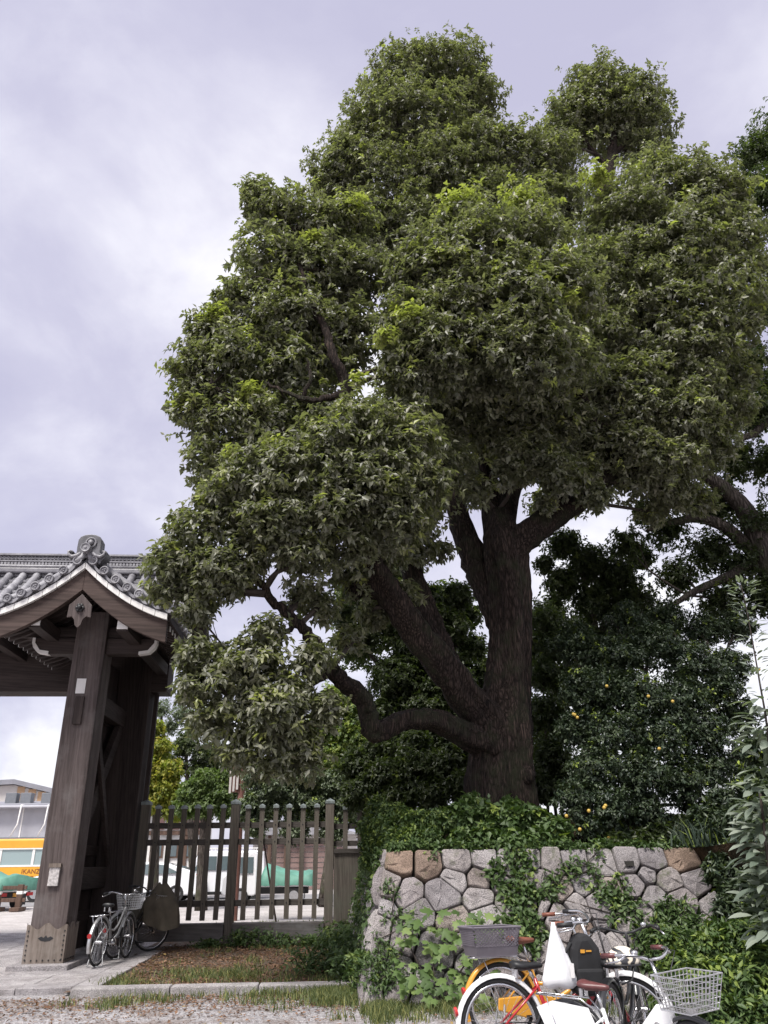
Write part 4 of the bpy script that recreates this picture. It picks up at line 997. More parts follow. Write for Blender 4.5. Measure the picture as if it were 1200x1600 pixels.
# fruit tree on the bank
lob = [(900,1010,40,12.9),(960,1030,46,12.9),(1020,1010,44,12.9),(1080,1040,46,12.8),(920,1080,48,12.6),(990,1090,52,12.5),(1060,1100,52,12.5),(1120,1080,40,12.7),(900,1140,36,12.5),(960,1150,52,12.3),(1030,1160,52,12.3),(1100,1150,46,12.4),(930,1205,46,12.1),(1000,1215,50,12.0),(1060,1220,44,12.1),(900,1245,38,11.9),(950,1262,42,11.8),(1010,1268,36,11.9),(1110,1205,40,12.4),(1150,1120,36,12.9),(1090,1260,30,12.4),(920,1290,26,11.75),(965,1300,22,11.8),(1140,1040,36,13.2),(1100,985,34,13.4),(1040,965,34,13.4),(980,970,34,13.4),(1150,980,32,13.6),(1160,1190,30,12.8)]
ft = simple_tree('citrus_tree', 'dense dark citrus tree dotted with small yellow fruit over the wall top', lob, [(*np.array([4.9,12.6,bankz(4.9,12.6)-0.1]), .12), (*atY(1000, 1230, 12.7), .1), (*atY(1000, 1150, 12.8), .08), (*atY(1010, 1050, 12.9), .04)], M['citrus'], 15500, 8, 0.062, 0.033, 35, limbs=[px4([(1000,1180,12.7,.06),(1060,1120,12.7,.04),(1110,1060,12.8,.02)]), px4([(1000,1160,12.8,.06),(940,1100,12.7,.04),(900,1030,12.8,.02)])], shell=(0.62, 1.05), inner=0.2, droop=0.2)
M['fruit'] = plain('citrus_fruit', (0.50,0.34,0.07), 0.5, var=0.2, scale=20)
fme = meshdata('fruit', MB().ball((0,0,0), 0.027, n=10, m=7), M['fruit'], True)
for a, b in [(885,1275),(920,1267),(946,1259),(944,1262),(906,1296),(952,1308),(1051,1096),(1013,1088),(898,1117),(902,1121),(1030,1170),(896,1116),(1186,1046),(948,1072)]:
    ys_ = [l for l in lob]; best = min(lob, key=lambda l: (l[0]-a)**2+(l[1]-b)**2)
    piece('fruit', fme, ft, atY(a, b, best[3]-best[2]*0.0105*0.96))
# plants on top of the wall, hanging over its edge
shrub('wall_top_shrub', 'feathery green shrub spilling over the wall corner by the fence', [(590,1262,20,12.6),(615,1275,24,12.2),(600,1298,24,12.0),(645,1285,26,12.0),(575,1290,18,12.4),(640,1312,22,11.7),(610,1315,18,11.7),(580,1318,18,12.0),(575,1345,14,11.9),(680,1285,26,12.0),(670,1310,20,11.7)], (1.2,12.0,1.6), M['ivy'], 4200, 8, 0.065, 0.028, 44, shell=(0.4,1.08), fresh=0.15)
shrub('wall_top_shrub', 'broad leaved creeper mound on the wall top below the trunk', [(715,1280,26,12.0),(750,1270,24,12.2),(790,1285,28,12.0),(830,1280,24,12.0),(720,1310,18,11.7),(760,1305,20,11.7),(800,1312,18,11.6),(840,1308,18,11.6),(735,1255,16,12.3),(800,1262,16,12.2),(870,1295,20,11.7),(880,1318,12,11.5)], (3.0,11.9,1.6), M['ivy'], 3000, 8, 0.105, 0.062, 45, shell=(0.4,1.08), fresh=0.05)
shrub('wall_top_shrub', 'low leafy growth at the wall end under the citrus branches', [(960,1312,14,11.6),(1000,1310,16,11.7),(1030,1300,18,11.8),(1060,1290,22,12.0),(1090,1300,20,12.0)], (4.4,11.8,1.6), M['dark'], 1500, 7, 0.085, 0.045, 46, shell=(0.4,1.08))
lip = [(a, 1322+3*math.sin(a), 11, 11.32) for a in range(612, 1085, 17)]
shrub('wall_top_ivy', 'thin line of ivy along the top course of the stone wall', lip, (2.9,11.4,1.55), M['ivy'], 1700, 6, 0.07, 0.035, 49, shell=(0.2,1.1), stems=2)
# creeper over the wall face
def creeper(name, label, spots, seed, m, n, L, W, fresh=0.06, off=0.05):
    rg = np.random.default_rng(seed); P_ = []
    base = wall_at(spots[0][0], spots[0][1])
    t_ = thing(name, label, 'creeper', base, world=True, group='creepers hanging on the stone wall')
    wsum = sum(s[2]**2*s[3] for s in spots)
    for a, b, r_, dn in spots:
        k = max(3, int(n*r_*r_*dn/wsum))
        for _ in range(k):
            rr = r_*math.sqrt(rg.random()); an = rg.uniform(0, 2*PI)
            q = wall_at(a+rr*math.cos(an), b+rr*math.sin(an)); P_.append(q+np.array([0, -1, 0.4])*rg.uniform(0.01, off+0.05))
    P_ = np.array(P_); A = unit(np.array([[0, -1, 0.6]])+rg.normal(0, 0.45, P_.shape))
    V, F, cl_ = leaves_from(P_, A, 4, L, W, rg, droop=0.5, fresh=np.where(rg.uniform(0, 1, len(P_)) < fresh, 0.7, 0.05))
    o = obj('foliage', fast_mesh('foliage', V, F, m, cl_), m, t_); o['kind'] = 'stuff'
    mb_ = MB(); sp = [wall_at(a, b)+np.array([0, -0.035, 0.01]) for a, b, r_, dn in spots]
    for i in range(len(sp)-1):
        if np.linalg.norm(sp[i]-sp[i+1]) < 1.2: mb_.tube([tuple(sp[i]), tuple((sp[i]+sp[i+1])/2+np.array([rg.uniform(-.04,.04), -0.02, 0])), tuple(sp[i+1])], 0.007, 5)
    if mb_.v: obj('stem', mb_, M['twig'], t_, smooth=True)
creeper('wall_creeper', 'green creeper falling in a loose curtain down the middle of the stone wall', [(800,1330,26,1),(815,1350,20,1),(775,1362,18,1),(822,1378,20,1),(790,1390,16,.8),(808,1400,22,1),(835,1392,16,.8),(800,1425,22,.8),(820,1445,26,1.1),(800,1462,22,1.1),(835,1470,20,1),(815,1420,20,.6),(790,1445,16,.6)], 51, M['ivy'], 620, 0.085, 0.05)
creeper('wall_creeper', 'thin creeper trailing over the blocks above the bicycle handlebars', [(860,1370,16,.7),(870,1385,18,.7),(892,1352,16,.8),(895,1370,14,.7),(925,1360,14,.7),(940,1392,20,.8),(950,1405,20,1),(965,1375,14,.8),(970,1400,18,1),(985,1425,20,1),(960,1430,14,.6),(855,1400,14,.6),(930,1335,12,.5)], 52, M['ivy'], 430, 0.075, 0.042)
creeper('wall_creeper', 'strappy weeds and creeper over the low end of the wall', [(1040,1420,18,1),(1060,1425,20,1),(1030,1440,20,1),(1000,1455,20,1),(1050,1450,26,1.2),(1080,1450,20,1.1),(1020,1475,26,1.2),(1075,1475,30,1.3),(1110,1485,22,1.2),(1000,1495,20,1),(1040,1510,30,1.3)], 53, M['ivy'], 900, 0.10, 0.035)
creeper('wall_creeper', 'small leaved creeper clinging to the outer wall corner', [(605,1385,14,.8),(615,1395,12,.7),(612,1430,16,.7),(640,1440,16,.7),(590,1470,14,.6),(600,1500,24,1.1),(580,1510,18,1),(615,1520,20,1),(590,1535,20,1),(675,1335,10,.9)], 54, M['ivy'], 420, 0.06, 0.026)
# moss and vine on the wall face by the fence
rg = np.random.default_rng(55); P_ = []
for _ in range(1300):
    yv = rg.uniform(10.8, 16.8); zv = 1.62*rg.beta(1.6, 1.0)
    if rg.random() < 0.35+0.6*(math.sin(yv*2.1)*math.sin(zv*4+yv) > -0.1): P_.append((0.39+0.22*zv-0.05-rg.uniform(0, .06), max(yv, 10.5+0.5*zv+0.05), zv))
t_ = thing('wall_creeper', 'moss and vine covering the wall face that turns towards the fence', 'creeper', (0.5, 13, 0), world=True, group='creepers hanging on the stone wall')
P_ = np.array(P_); V, F, cl_ = leaves_from(P_, unit(np.array([[-1, -0.3, 0.4]])+rg.normal(0, .4, P_.shape)), 5, 0.075, 0.04, rg, droop=0.5, fresh=np.where(rg.uniform(0, 1, len(P_)) < .1, .6, .05))
o = obj('foliage', fast_mesh('foliage', V, F, M['ivy'], cl_), M['ivy'], t_); o['kind'] = 'stuff'

# ------------------------------------------------------------------ plants with leaves large enough to pick out one by one
def lobed_leaf():
    pts = []
    for an, r_ in [(-150,.30),(-118,.52),(-92,.36),(-62,.82),(-40,.46),(-14,.88),(0,1.0),(14,.88),(40,.46),(62,.82),(92,.36),(118,.52),(150,.30)]:
        a_ = R(an); pts.append((0.45+r_*0.55*math.cos(a_)-0.0, r_*0.55*math.sin(a_)))
    vv = [(0.45, 0, 0.05)]+[(x_, y_, -0.10*(abs(y_)+max(0, x_-0.5))*1.2) for x_, y_ in pts]+[(0.12, 0, 0.0)]
    n = len(pts)
    return MB().add(vv, [(0, i, i+1) for i in range(1, n)]+[(0, n, n+1), (0, n+1, 1)])
def oval_leaf(w_=0.36):
    vv = []; prof = [(0,0.02),(0.15,.6),(0.4,1.0),(0.65,.85),(0.85,.45),(1.0,0.02)]
    for x_, k in prof:
        z_ = -0.18*x_*x_; vv += [(x_, -w_/2*k, z_+0.05*k), (x_, 0, z_-0.0), (x_, w_/2*k, z_+0.05*k)]
    return MB().add(vv, [f_ for i in range(5) for f_ in ((i*3, i*3+3, i*3+4, i*3+1), (i*3+1, i*3+4, i*3+5, i*3+2))])
def leaf_me(name, mb_, m, rnd, fr=0.0):
    me = meshdata(name, mb_, m, True); a = me.color_attributes.new('leafcol', 'FLOAT_COLOR', 'POINT')
    for d_ in a.data: d_.color = (rnd, fr, 0, 1)
    return me
def orient(dirv, upv):
    x_ = Vector(dirv).normalized(); z_ = Vector(upv); z_ = (z_-x_*z_.dot(x_)).normalized(); y_ = z_.cross(x_)
    return Matrix(((x_[0], y_[0], z_[0]), (x_[1], y_[1], z_[1]), (x_[2], y_[2], z_[2]))).to_euler()
M['lobed'] = leafmat('lobed_leaf', [(0.0, (0.055,0.095,0.03)), (0.5, (0.105,0.165,0.05)), (1.0, (0.19,0.25,0.085))], fresh=(0.3,0.33,0.07), trans=0.25, rough=0.55, spec=0.3)
lm = [leaf_me('leaf', lobed_leaf(), M['lobed'], q) for q in (0.1, 0.35, 0.6, 0.9)]
vine = thing('lobed_leaf_plant', 'bright green plant with large lobed leaves against the stone wall', 'plant', atZ(680, 1575, -0.05), world=True)
rv = random.Random(17)
stems_ = [(690,1575),(680,1540),(675,1500),(690,1470),(700,1440)], [(685,1560),(660,1520),(640,1480),(625,1450)], [(690,1560),(720,1510),(745,1475),(760,1450)], [(688,1565),(670,1545),(645,1530)]
for st in stems_: limb([(*(wall_at(a, b)+np.array([0, -0.12-0.02*i, 0])), 0.012-0.002*i) for i, (a, b) in enumerate(st)], vine, M['twig'], 'stem', 6, 3, 0, rv)
for k in range(130):
    while True:
        a, b = rv.uniform(612, 782), rv.uniform(1418, 1572)
        if ((a-695)/88)**2+((b-1488)/85)**2 < 1 and not (a > 740 and b > 1510) and (rv.random() < 0.85 or b < 1470): break
    p_ = wall_at(a, b)+np.array([0, -rv.uniform(0.08, 0.34), 0.02])
    di = (rv.uniform(-1, 1), rv.uniform(-0.9, -0.2), rv.uniform(-0.75, 0.15)); up_ = (rv.uniform(-.35, .35), -0.75+rv.uniform(-.2, .2), 0.75)
    o = piece('leaf', lm[rv.randrange(4)], vine, p_, orient(di, up_)); s_ = rv.uniform(0.12, 0.25); o.scale = (s_, s_, s_)
om = [leaf_me('leaf', oval_leaf(), M['broad'], q) for q in (0.1, 0.4, 0.7, 1.0)]
bs = thing('broad_leaf_shrub', 'tall shrub with broad pale grey green leaves beside the bank', 'shrub', (5.6, 8.6, -0.08), world=True)
BL = []
stem_px = [[(1225,1560,8.6),(1215,1420,8.6),(1205,1280,8.6),(1200,1150,8.6),(1186,1060,8.6),(1168,960,8.6),(1158,915,8.6)], [(1225,1560,8.5),(1212,1430,8.4),(1198,1330,8.4),(1188,1240,8.4)], [(1220,1500,8.6),(1225,1300,8.6),(1235,1100,8.7),(1230,980,8.7)], [(1220,1540,8.6),(1250,1350,8.6),(1270,1200,8.6)]]
for st in stem_px:
    c_ = limb([(*atY(a, b, y), max(0.006, 0.022-0.003*i)) for i, (a, b, y) in enumerate(st)], bs, M['twig'], 'stem', 7, 6, 0, rv)
    for q in c_[5:]:
        small = q[2] > 3.1
        for k in range(9 if small else 13):
            an = rv.uniform(0, 2*PI); out_ = rv.uniform(0.04, 0.12 if small else 0.24)
            di = (math.cos(an), math.sin(an)*0.9-0.2, rv.uniform(-0.5, 0.45) if not small else rv.uniform(-0.1, 0.9)); p_ = q[:3]+np.array([math.cos(an)*out_, math.sin(an)*out_, rv.uniform(-.1, .1)])
            BL.append((om[rv.randrange(4)], p_, orient(di, (rv.uniform(-.5, .5), rv.uniform(-.7, .1), 1.0)), rv.uniform(0.09, 0.13) if small else rv.uniform(0.16, 0.26)))
def in_view(p_):
    q = np.array(p_)-CAM; return 600+FPX*float(q @ _r)/float(q @ _f)
BL.sort(key=lambda l: (in_view(l[1]) > 1205, in_view(l[1])))
for me_, p_, eu, s_ in BL[:290]:
    o = piece('leaf', me_, bs, p_, eu); o.scale = (s_, s_, s_)
rest = MB()
for me_, p_, eu, s_ in BL[290:]:
    mt = eu.to_matrix(); rest.add([mt @ (v.co*s_)+Vector(p_) for v in me_.vertices], [tuple(f.vertices) for f in me_.polygons])
if rest.v:
    me_ = meshdata('outer_foliage', rest, M['broad'], True); a_ = me_.color_attributes.new('leafcol', 'FLOAT_COLOR', 'POINT')
    a_.data.foreach_set('color', np.tile(np.array([0.5, 0, 0, 1], dtype=np.float32), len(rest.v)))
    o = obj('outer_foliage', me_, None, bs); o['kind'] = 'stuff'
# hedge in front of the bank
shrub('leafy_hedge', 'leafy green hedge growing low beside the parked bicycles', [(1060,1520,34,8.9),(1110,1490,36,9.2),(1160,1470,36,9.3),(1040,1470,28,9.4),(1090,1545,44,8.5),(1150,1540,44,8.5),(1200,1520,44,8.6),(1110,1600,46,8.2),(1170,1600,46,8.2),(1210,1470,36,9.2),(1220,1590,46,8.2),(1130,1455,26,9.8),(1050,1580,36,8.3)], (4.0,8.7,-0.08), M['ivy'], 7800, 7, 0.085, 0.036, 47, shell=(0.6,1.08), fresh=0.12, stems=6)
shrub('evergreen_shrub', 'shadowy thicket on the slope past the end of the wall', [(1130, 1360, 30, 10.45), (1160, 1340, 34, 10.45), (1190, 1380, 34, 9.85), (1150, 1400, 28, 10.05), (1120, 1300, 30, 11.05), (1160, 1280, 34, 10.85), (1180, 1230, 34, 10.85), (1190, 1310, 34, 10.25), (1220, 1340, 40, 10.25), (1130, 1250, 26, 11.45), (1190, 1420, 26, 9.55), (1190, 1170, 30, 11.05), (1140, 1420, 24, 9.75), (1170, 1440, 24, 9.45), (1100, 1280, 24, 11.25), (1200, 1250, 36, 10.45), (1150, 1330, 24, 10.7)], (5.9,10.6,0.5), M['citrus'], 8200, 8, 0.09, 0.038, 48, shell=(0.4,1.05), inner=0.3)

# ------------------------------------------------------------------ trees across the yard
def far_tree(label, lobes, base, m, n, L, W, seed, **kw):
    b = np.array(base); t0 = atY(lobes[0][0], lobes[0][1], lobes[0][3])
    return simple_tree('garden_tree', label, lobes, [(*b, .22), (*(b*0.6+t0*0.4), .16), (*t0, .06)], m, n, 7, L, W, seed, group='trees across the yard', **kw)
def gp_(px, y): q = atY(px, 1340, y); return (q[0], q[1], -0.02)
far_tree('yellow green maple rising beside the gate above the tiled roof', [(250,1170,20,30),(240,1140,18,30),(225,1190,24,30),(260,1205,24,30),(230,1225,24,30),(262,1235,24,30),(285,1245,20,30),(240,1255,22,30),(275,1265,20,30),(215,1240,20,30)], gp_(245,30), M['maple'], 4200, 0.13, 0.075, 61, fresh=0.2, shell=(0.5,1.08))
far_tree('rounded mid green tree beside the yellow green maple', [(320,1225,24,29),(300,1240,22,29),(340,1240,22,29),(318,1255,24,29),(350,1262,18,29),(290,1262,18,29),(345,1218,14,29)], gp_(320,29), M['mid'], 3200, 0.12, 0.065, 62, shell=(0.6,1.06))
far_tree('dark spreading tree behind the rounded green one', [(290,1165,22,38),(320,1180,22,38),(275,1195,18,38),(310,1205,20,38),(345,1195,20,38),(360,1220,20,38),(370,1180,16,38),(380,1245,22,38)], gp_(310,38), M['dark'], 2600, 0.17, 0.08, 63, shell=(0.3,1.1), inner=0.35)
far_tree('thin feathery tree high against the sky by the gate eaves', [(250,1110,22,44),(285,1115,24,44),(320,1120,22,44),(300,1140,20,44),(340,1145,20,44),(265,1135,18,44),(350,1120,18,44),(335,1170,18,44)], gp_(300,44), M['grey'], 1500, 0.16, 0.06, 64, shell=(0.2,1.1), inner=0.4)
far_tree('deep green tree behind the pale garage shutter', [(420,1270,20,50),(450,1255,24,50),(490,1250,26,50),(530,1255,26,50),(560,1265,26,50),(470,1285,22,50),(520,1290,22,50),(590,1260,26,50),(440,1300,18,48),(490,1305,16,48)], gp_(490,50), M['dark'], 4200, 0.2, 0.1, 65, shell=(0.6,1.06))

# ------------------------------------------------------------------ grass, weeds, fallen leaves
def grass(name, label, pts, h, seed, m=None, lean=0.75, wd=0.0042, fresh=0.1, cat='grass'):
    rg = np.random.default_rng(seed); P_ = np.array(pts); n = len(P_)
    an = rg.uniform(0, 2*PI, n); d = np.stack([np.cos(an), np.sin(an), 0*an], 1); sd_ = np.stack([-np.sin(an), np.cos(an), 0*an], 1)
    sd_ = unit(sd_*0.4+np.array([[1, 0.2, 0]])*np.sign(rg.uniform(-1, 1, (n, 1))))
    hh = (h*rg.uniform(0.4, 1.25, n))[:, None]; ln = (lean*rg.uniform(0.1, 1.2, n))[:, None]*hh; ww = wd*rg.uniform(0.6, 1.4, (n, 1))
    z_ = np.array([[0, 0, 1.0]])
    v = np.stack([P_-sd_*ww, P_+sd_*ww, P_+z_*hh*0.55+d*ln*0.3+sd_*ww*0.8, P_+z_*hh*0.55+d*ln*0.3-sd_*ww*0.8, P_+z_*hh*(1-0.25*ln/np.maximum(hh, 1e-6))+d*ln], 1).reshape(-1, 3)
    q = np.arange(n)[:, None]*5; F = np.concatenate([q+np.array([[0,1,2]]), q+np.array([[0,2,3]]), q+np.array([[3,2,4]])], 1).reshape(-1, 3)
    fr2 = np.where(rg.uniform(0, 1, n) < fresh, rg.uniform(0.3, 0.9, n), 0.0)
    cols = np.repeat(np.stack([rg.uniform(0, 1, n), fr2, fr2*0, fr2*0+1], 1), 5, 0)
    o = obj(name, fast_mesh(name, v, F, m or M['grass'], cols), None); return tag(o, label, cat, kind='stuff')
rgp = np.random.default_rng(77)
def tufts(n, fx, zfn, spread=0.10, per=22):
    out_ = []
    while len(out_) < n:
        c_ = fx()
        for _ in range(per):
            x_, y_ = c_[0]+rgp.normal(0, spread), c_[1]+rgp.normal(0, spread); out_.append((x_, y_, zfn(x_, y_)))
    return out_
flat = lambda x_, y_: -0.08
def band():                                   # strip before the kerb, denser towards the wall
    while True:
        x_ = rgp.uniform(-3.2, 3.2); y_ = 11.55-abs(rgp.normal(0, 0.42)) if x_ < 0.5 else WY0-0.08-abs(rgp.normal(0, 0.32))
        dens = 0.10+0.9*sm(-2.2, 0.4, x_)
        if x_ < 2.5: dens *= 0.12+0.88*(math.sin(x_*5.1)+math.sin(x_*2.3+1)+0.8*math.sin(y_*9+x_*3) > 0.2)
        if rgp.random() < dens: return x_, y_
grass('grass', 'ragged green grass along the kerb and the foot of the stone wall', tufts(13000, band, flat, 0.085, 34), 0.12, 71, fresh=0.22)
def bed():
    while True:
        x_, y_ = rgp.uniform(-3.0, 0.4), rgp.uniform(11.95, 16.8)
        a_ = math.exp(-((x_+1.5)/0.75)**2-((y_-13.0)/0.55)**2)+0.8*math.exp(-((x_+2.8)/0.35)**2-((y_-12.4)/0.6)**2)+1.0*math.exp(-((x_-0.25)/0.35)**2-((y_-13.0)/1.6)**2)+0.7*math.exp(-((x_+1.0)/0.25)**2-((y_-12.2)/0.2)**2)+0.06
        if rgp.random() < a_: return x_, y_
grass('grass', 'sparse grass growing through leaf litter between kerb and fence', tufts(4200, bed, soilz, 0.10, 26), 0.10, 72, fresh=0.22)
def yardg(): return rgp.uniform(-2.6, 0.8), rgp.uniform(18.6, 21.5)
grass('grass', 'pale lawn strip just beyond the fence', tufts(6000, yardg, lambda x_, y_: -0.02, 0.15, 20), 0.16, 73, wd=0.014, fresh=0.35)
def slp():
    while True:
        x_, y_ = rgp.uniform(4.9, 8.0), rgp.uniform(9.6, 12.0)
        return x_, y_
grass('grass', 'long dark grass on the slope past the wall end', tufts(5000, slp, lambda x_, y_: bankz(x_, y_), 0.12, 20), 0.36, 74, M['citrus'], 0.9, 0.012)
# weeds
def weed(label, spots, seed, n, h, L, W):
    rg = np.random.default_rng(seed); t_ = thing('weeds', label, 'weeds', (spots[0][0], spots[0][1], 0), world=True); t_['kind'] = 'stuff'
    P_ = []
    for _ in range(n):
        s = spots[rg.integers(len(spots))]; x_, y_ = s[0]+rg.normal(0, s[2]), s[1]+rg.normal(0, s[2]); P_.append((x_, y_, soilz(x_, y_)+h*s[3]*rg.uniform(0.1, 1)))
    P_ = np.array(P_); V, F, cl_ = leaves_from(P_, unit(np.array([[0, -.3, 1]])+rg.normal(0, .4, P_.shape)), 6, L, W, rg, droop=0.2, fresh=np.where(rg.uniform(0, 1, n) < .1, .5, 0.03))
    o = obj('foliage', fast_mesh('foliage', V, F, M['ivy'], cl_), M['ivy'], t_); o['kind'] = 'stuff'
weed('low leafy weeds along the sill of the picket fence', [(-1.7,16.55,.16,.8),(-1.3,16.6,.2,1),(-0.9,16.6,.2,.7),(-0.3,16.6,.15,.6),(-2.2,16.6,.15,.4),(0.1,16.5,.15,.9)], 81, 520, 0.32, 0.075, 0.04)
weed('clump of tall weeds against the wall corner by the kerb', [(0.1,13.3,.2,.9),(0.25,12.8,.16,1),(0.3,12.2,.14,.8),(-0.15,13.0,.2,.7),(0.25,14.2,.16,1),(0.2,15.2,.16,1),(0.35,11.8,.12,.7),(0.45,11.2,.08,.9),(0.5,10.8,.08,.9)], 82, 900, 0.55, 0.085, 0.035)
# fallen leaves
def litter(name, label, pts, seed, size=0.05):
    rg = np.random.default_rng(seed); P_ = np.array(pts); n = len(P_)
    V, F, cl_ = leaves_from(P_, unit(np.array([[0, 0, 1]])+rg.normal(0, .25, P_.shape)), 1, size, size*0.5, rg, droop=0.0, spread=(1.3, 1.7), twig=0.0, curl=0.1, fresh=np.where(rg.uniform(0, 1, n) < .05, .6, 0.0))
    V[:, 2] = np.maximum(V[:, 2], np.repeat(P_[:, 2], 4)+0.002)
    o = obj(name, fast_mesh(name, V, F, M['litter'], cl_), None); tag(o, label, 'fallen leaves', kind='stuff')
pts = []
for _ in range(11000):
    x_ = rgp.uniform(-3.0, 0.4); y_ = rgp.uniform(11.9, 17.0); pts.append((x_, y_, soilz(x_, y_)+0.008))
litter('fallen_leaves', 'brown fallen leaves covering the soil between kerb and fence', pts, 91, 0.055)
pts = []
for _ in range(6500):
    x_ = rgp.uniform(-5.0, 3.0); y_ = 11.6-abs(rgp.normal(0, 0.9)); pts.append((x_, y_, -0.074))
litter('fallen_leaves', 'brown fallen leaves scattered over the gravel before the kerb', pts, 92, 0.05)

# ================================================================== BICYCLES
def rot_about(mb_, p, axis, ang):
    q = Matrix.Rotation(ang, 3, Vector(axis).normalized()); p = Vector(p)
    mb_.v = [tuple(q @ (Vector(v)-p)+p) for v in mb_.v]; return mb_
def wheel_parts(parent, c, r, tyre_m, rim_m, steer=None, name='wheel'):
    T = (lambda m_: rot_about(m_, *steer)) if steer else (lambda m_: m_)
    wh = obj(name, T(MB().ring(c, (0,1,0), r-0.018, 0.018, 40, 8)), tyre_m, parent, smooth=True)
    obj('rim', T(MB().ring(c, (0,1,0), r-0.045, 0.014, 40, 6)), rim_m, wh, smooth=True)
    mb_ = MB()
    for k in range(28):
        a = 2*PI*k/28; b = a+(0.5 if k % 2 else -0.5); sy = 0.03 if (k//2) % 2 else -0.03
        mb_.tube([(c[0]+0.03*math.cos(b), c[1]+sy, c[2]+0.03*math.sin(b)), (c[0]+(r-0.05)*math.cos(a), c[1], c[2]+(r-0.05)*math.sin(a))], 0.0016, 4, False)
    o = obj('spokes', T(mb_), M['chrome'], wh); o['kind'] = 'stuff'
    obj('hub', T(MB().cyl((c[0],c[1]-0.05,c[2]), (c[0],c[1]+0.05,c[2]), 0.026, 12).cyl((c[0],c[1]-0.07,c[2]), (c[0],c[1]+0.07,c[2]), 0.009, 8)), M['chrome'], wh, smooth=False)
    return wh
def fender_mb(c, r, a0, a1, w_=0.058):
    mb_ = MB(); n = 22; vv = []; prof = [(-w_/2, -0.018), (-w_/2, 0.0), (-w_*0.3, 0.012), (w_*0.3, 0.012), (w_/2, 0.0), (w_/2, -0.018)]
    k = len(prof); ff = []
    for i in range(n+1):
        a = a0+(a1-a0)*i/n
        for y_, h in prof: vv.append((c[0]+(r+h)*math.cos(a), c[1]+y_, c[2]+(r+h)*math.sin(a)))
    for i in range(n):
        for j in range(k-1): ff.append((i*k+j, i*k+j+1, (i+1)*k+j+1, (i+1)*k+j))
    return mb_.add(vv, ff)
def saddle_mb(x_, z_):
    mb_ = MB(); vv = []; ff = []
    secs = [(-0.125,0.055,0.03),(-0.10,0.088,0.045),(-0.05,0.092,0.048),(0.0,0.07,0.045),(0.06,0.042,0.038),(0.12,0.026,0.03),(0.145,0.012,0.02)]
    k = 10
    for dx, hw, hh in secs:
        for j in range(k):
            a = 2*PI*j/k; vv.append((x_+dx, hw*math.cos(a), z_+hh*0.75*math.sin(a)+(0.012 if dx < -0.08 else 0)))
    for i in range(len(secs)-1):
        for j in range(k): ff.append((i*k+j, i*k+(j+1)%k, (i+1)*k+(j+1)%k, (i+1)*k+j))
    ff += [tuple(range(k-1,-1,-1)), tuple((len(secs)-1)*k+j for j in range(k))]
    return mb_.add(vv, ff)
def wire_basket(x0, x1, hw, z0, z1, flare=0.05, n=7, r_=0.0032):
    mb_ = MB()
    def ringpts(t_):
        f_ = flare*t_; z_ = z0+(z1-z0)*t_
        return [(x0, -hw-f_, z_), (x1+f_, -hw-f_, z_), (x1+f_, hw+f_, z_), (x0, hw+f_, z_)]
    for i in range(n):
        t_ = i/(n-1); p = ringpts(t_); p.append(p[0]); mb_.tube(p, r_*(1.8 if i in (0, n-1) else 1), 5, False)
    for e_ in range(4):
        a0, a1 = ringpts(0)[e_], ringpts(0)[(e_+1)%4]; b0, b1 = ringpts(1)[e_], ringpts(1)[(e_+1)%4]
        for k in range(9):
            t_ = k/9; mb_.tube([tuple(a0[i]+(a1[i]-a0[i])*t_ for i in range(3)), tuple(b0[i]+(b1[i]-b0[i])*t_ for i in range(3))], r_, 4, False)
    for k in range(8):
        y_ = -hw+2*hw*k/7; mb_.tube([(x0, y_, z0), (x1, y_, z0)], r_, 4, False)
    return mb_
def lattice_basket(x0, x1, hw, z0, z1, fl=0.04):
    mb_ = MB(); zb = z0+(z1-z0)*0.32
    def pt(s_, t_, z_):
        f_ = fl*(z_-z0)/(z1-z0); c_ = [(x0-f_,-hw-f_),(x1+f_,-hw-f_),(x1+f_,hw+f_),(x0-f_,hw+f_)]; a, b = c_[s_], c_[(s_+1)%4]
        return (a[0]+(b[0]-a[0])*t_, a[1]+(b[1]-a[1])*t_, z_)
    for s_ in range(4):
        n = 10
        a = [pt(s_, i/n, z0) for i in range(n+1)]; b = [pt(s_, i/n, zb) for i in range(n+1)]; mb_.strip(a, b)
        for k in range(-5, 13):
            for sg in (1, -1):
                q = []
                for i in range(7):
                    tt = k/12+sg*i/6*0.42+(0.0 if sg > 0 else 0.42)
                    if -0.001 <= tt <= 1.001: q.append(pt(s_, tt, zb+(z1-zb)*i/6))
                if len(q) > 1: mb_.tube(q, 0.005, 4, False)
        mb_.tube([pt(s_, 0, z1), pt(s_, 1, z1)], 0.011, 6)
    return mb_.box(x0, x1, -hw, hw, z0-0.01, z0)
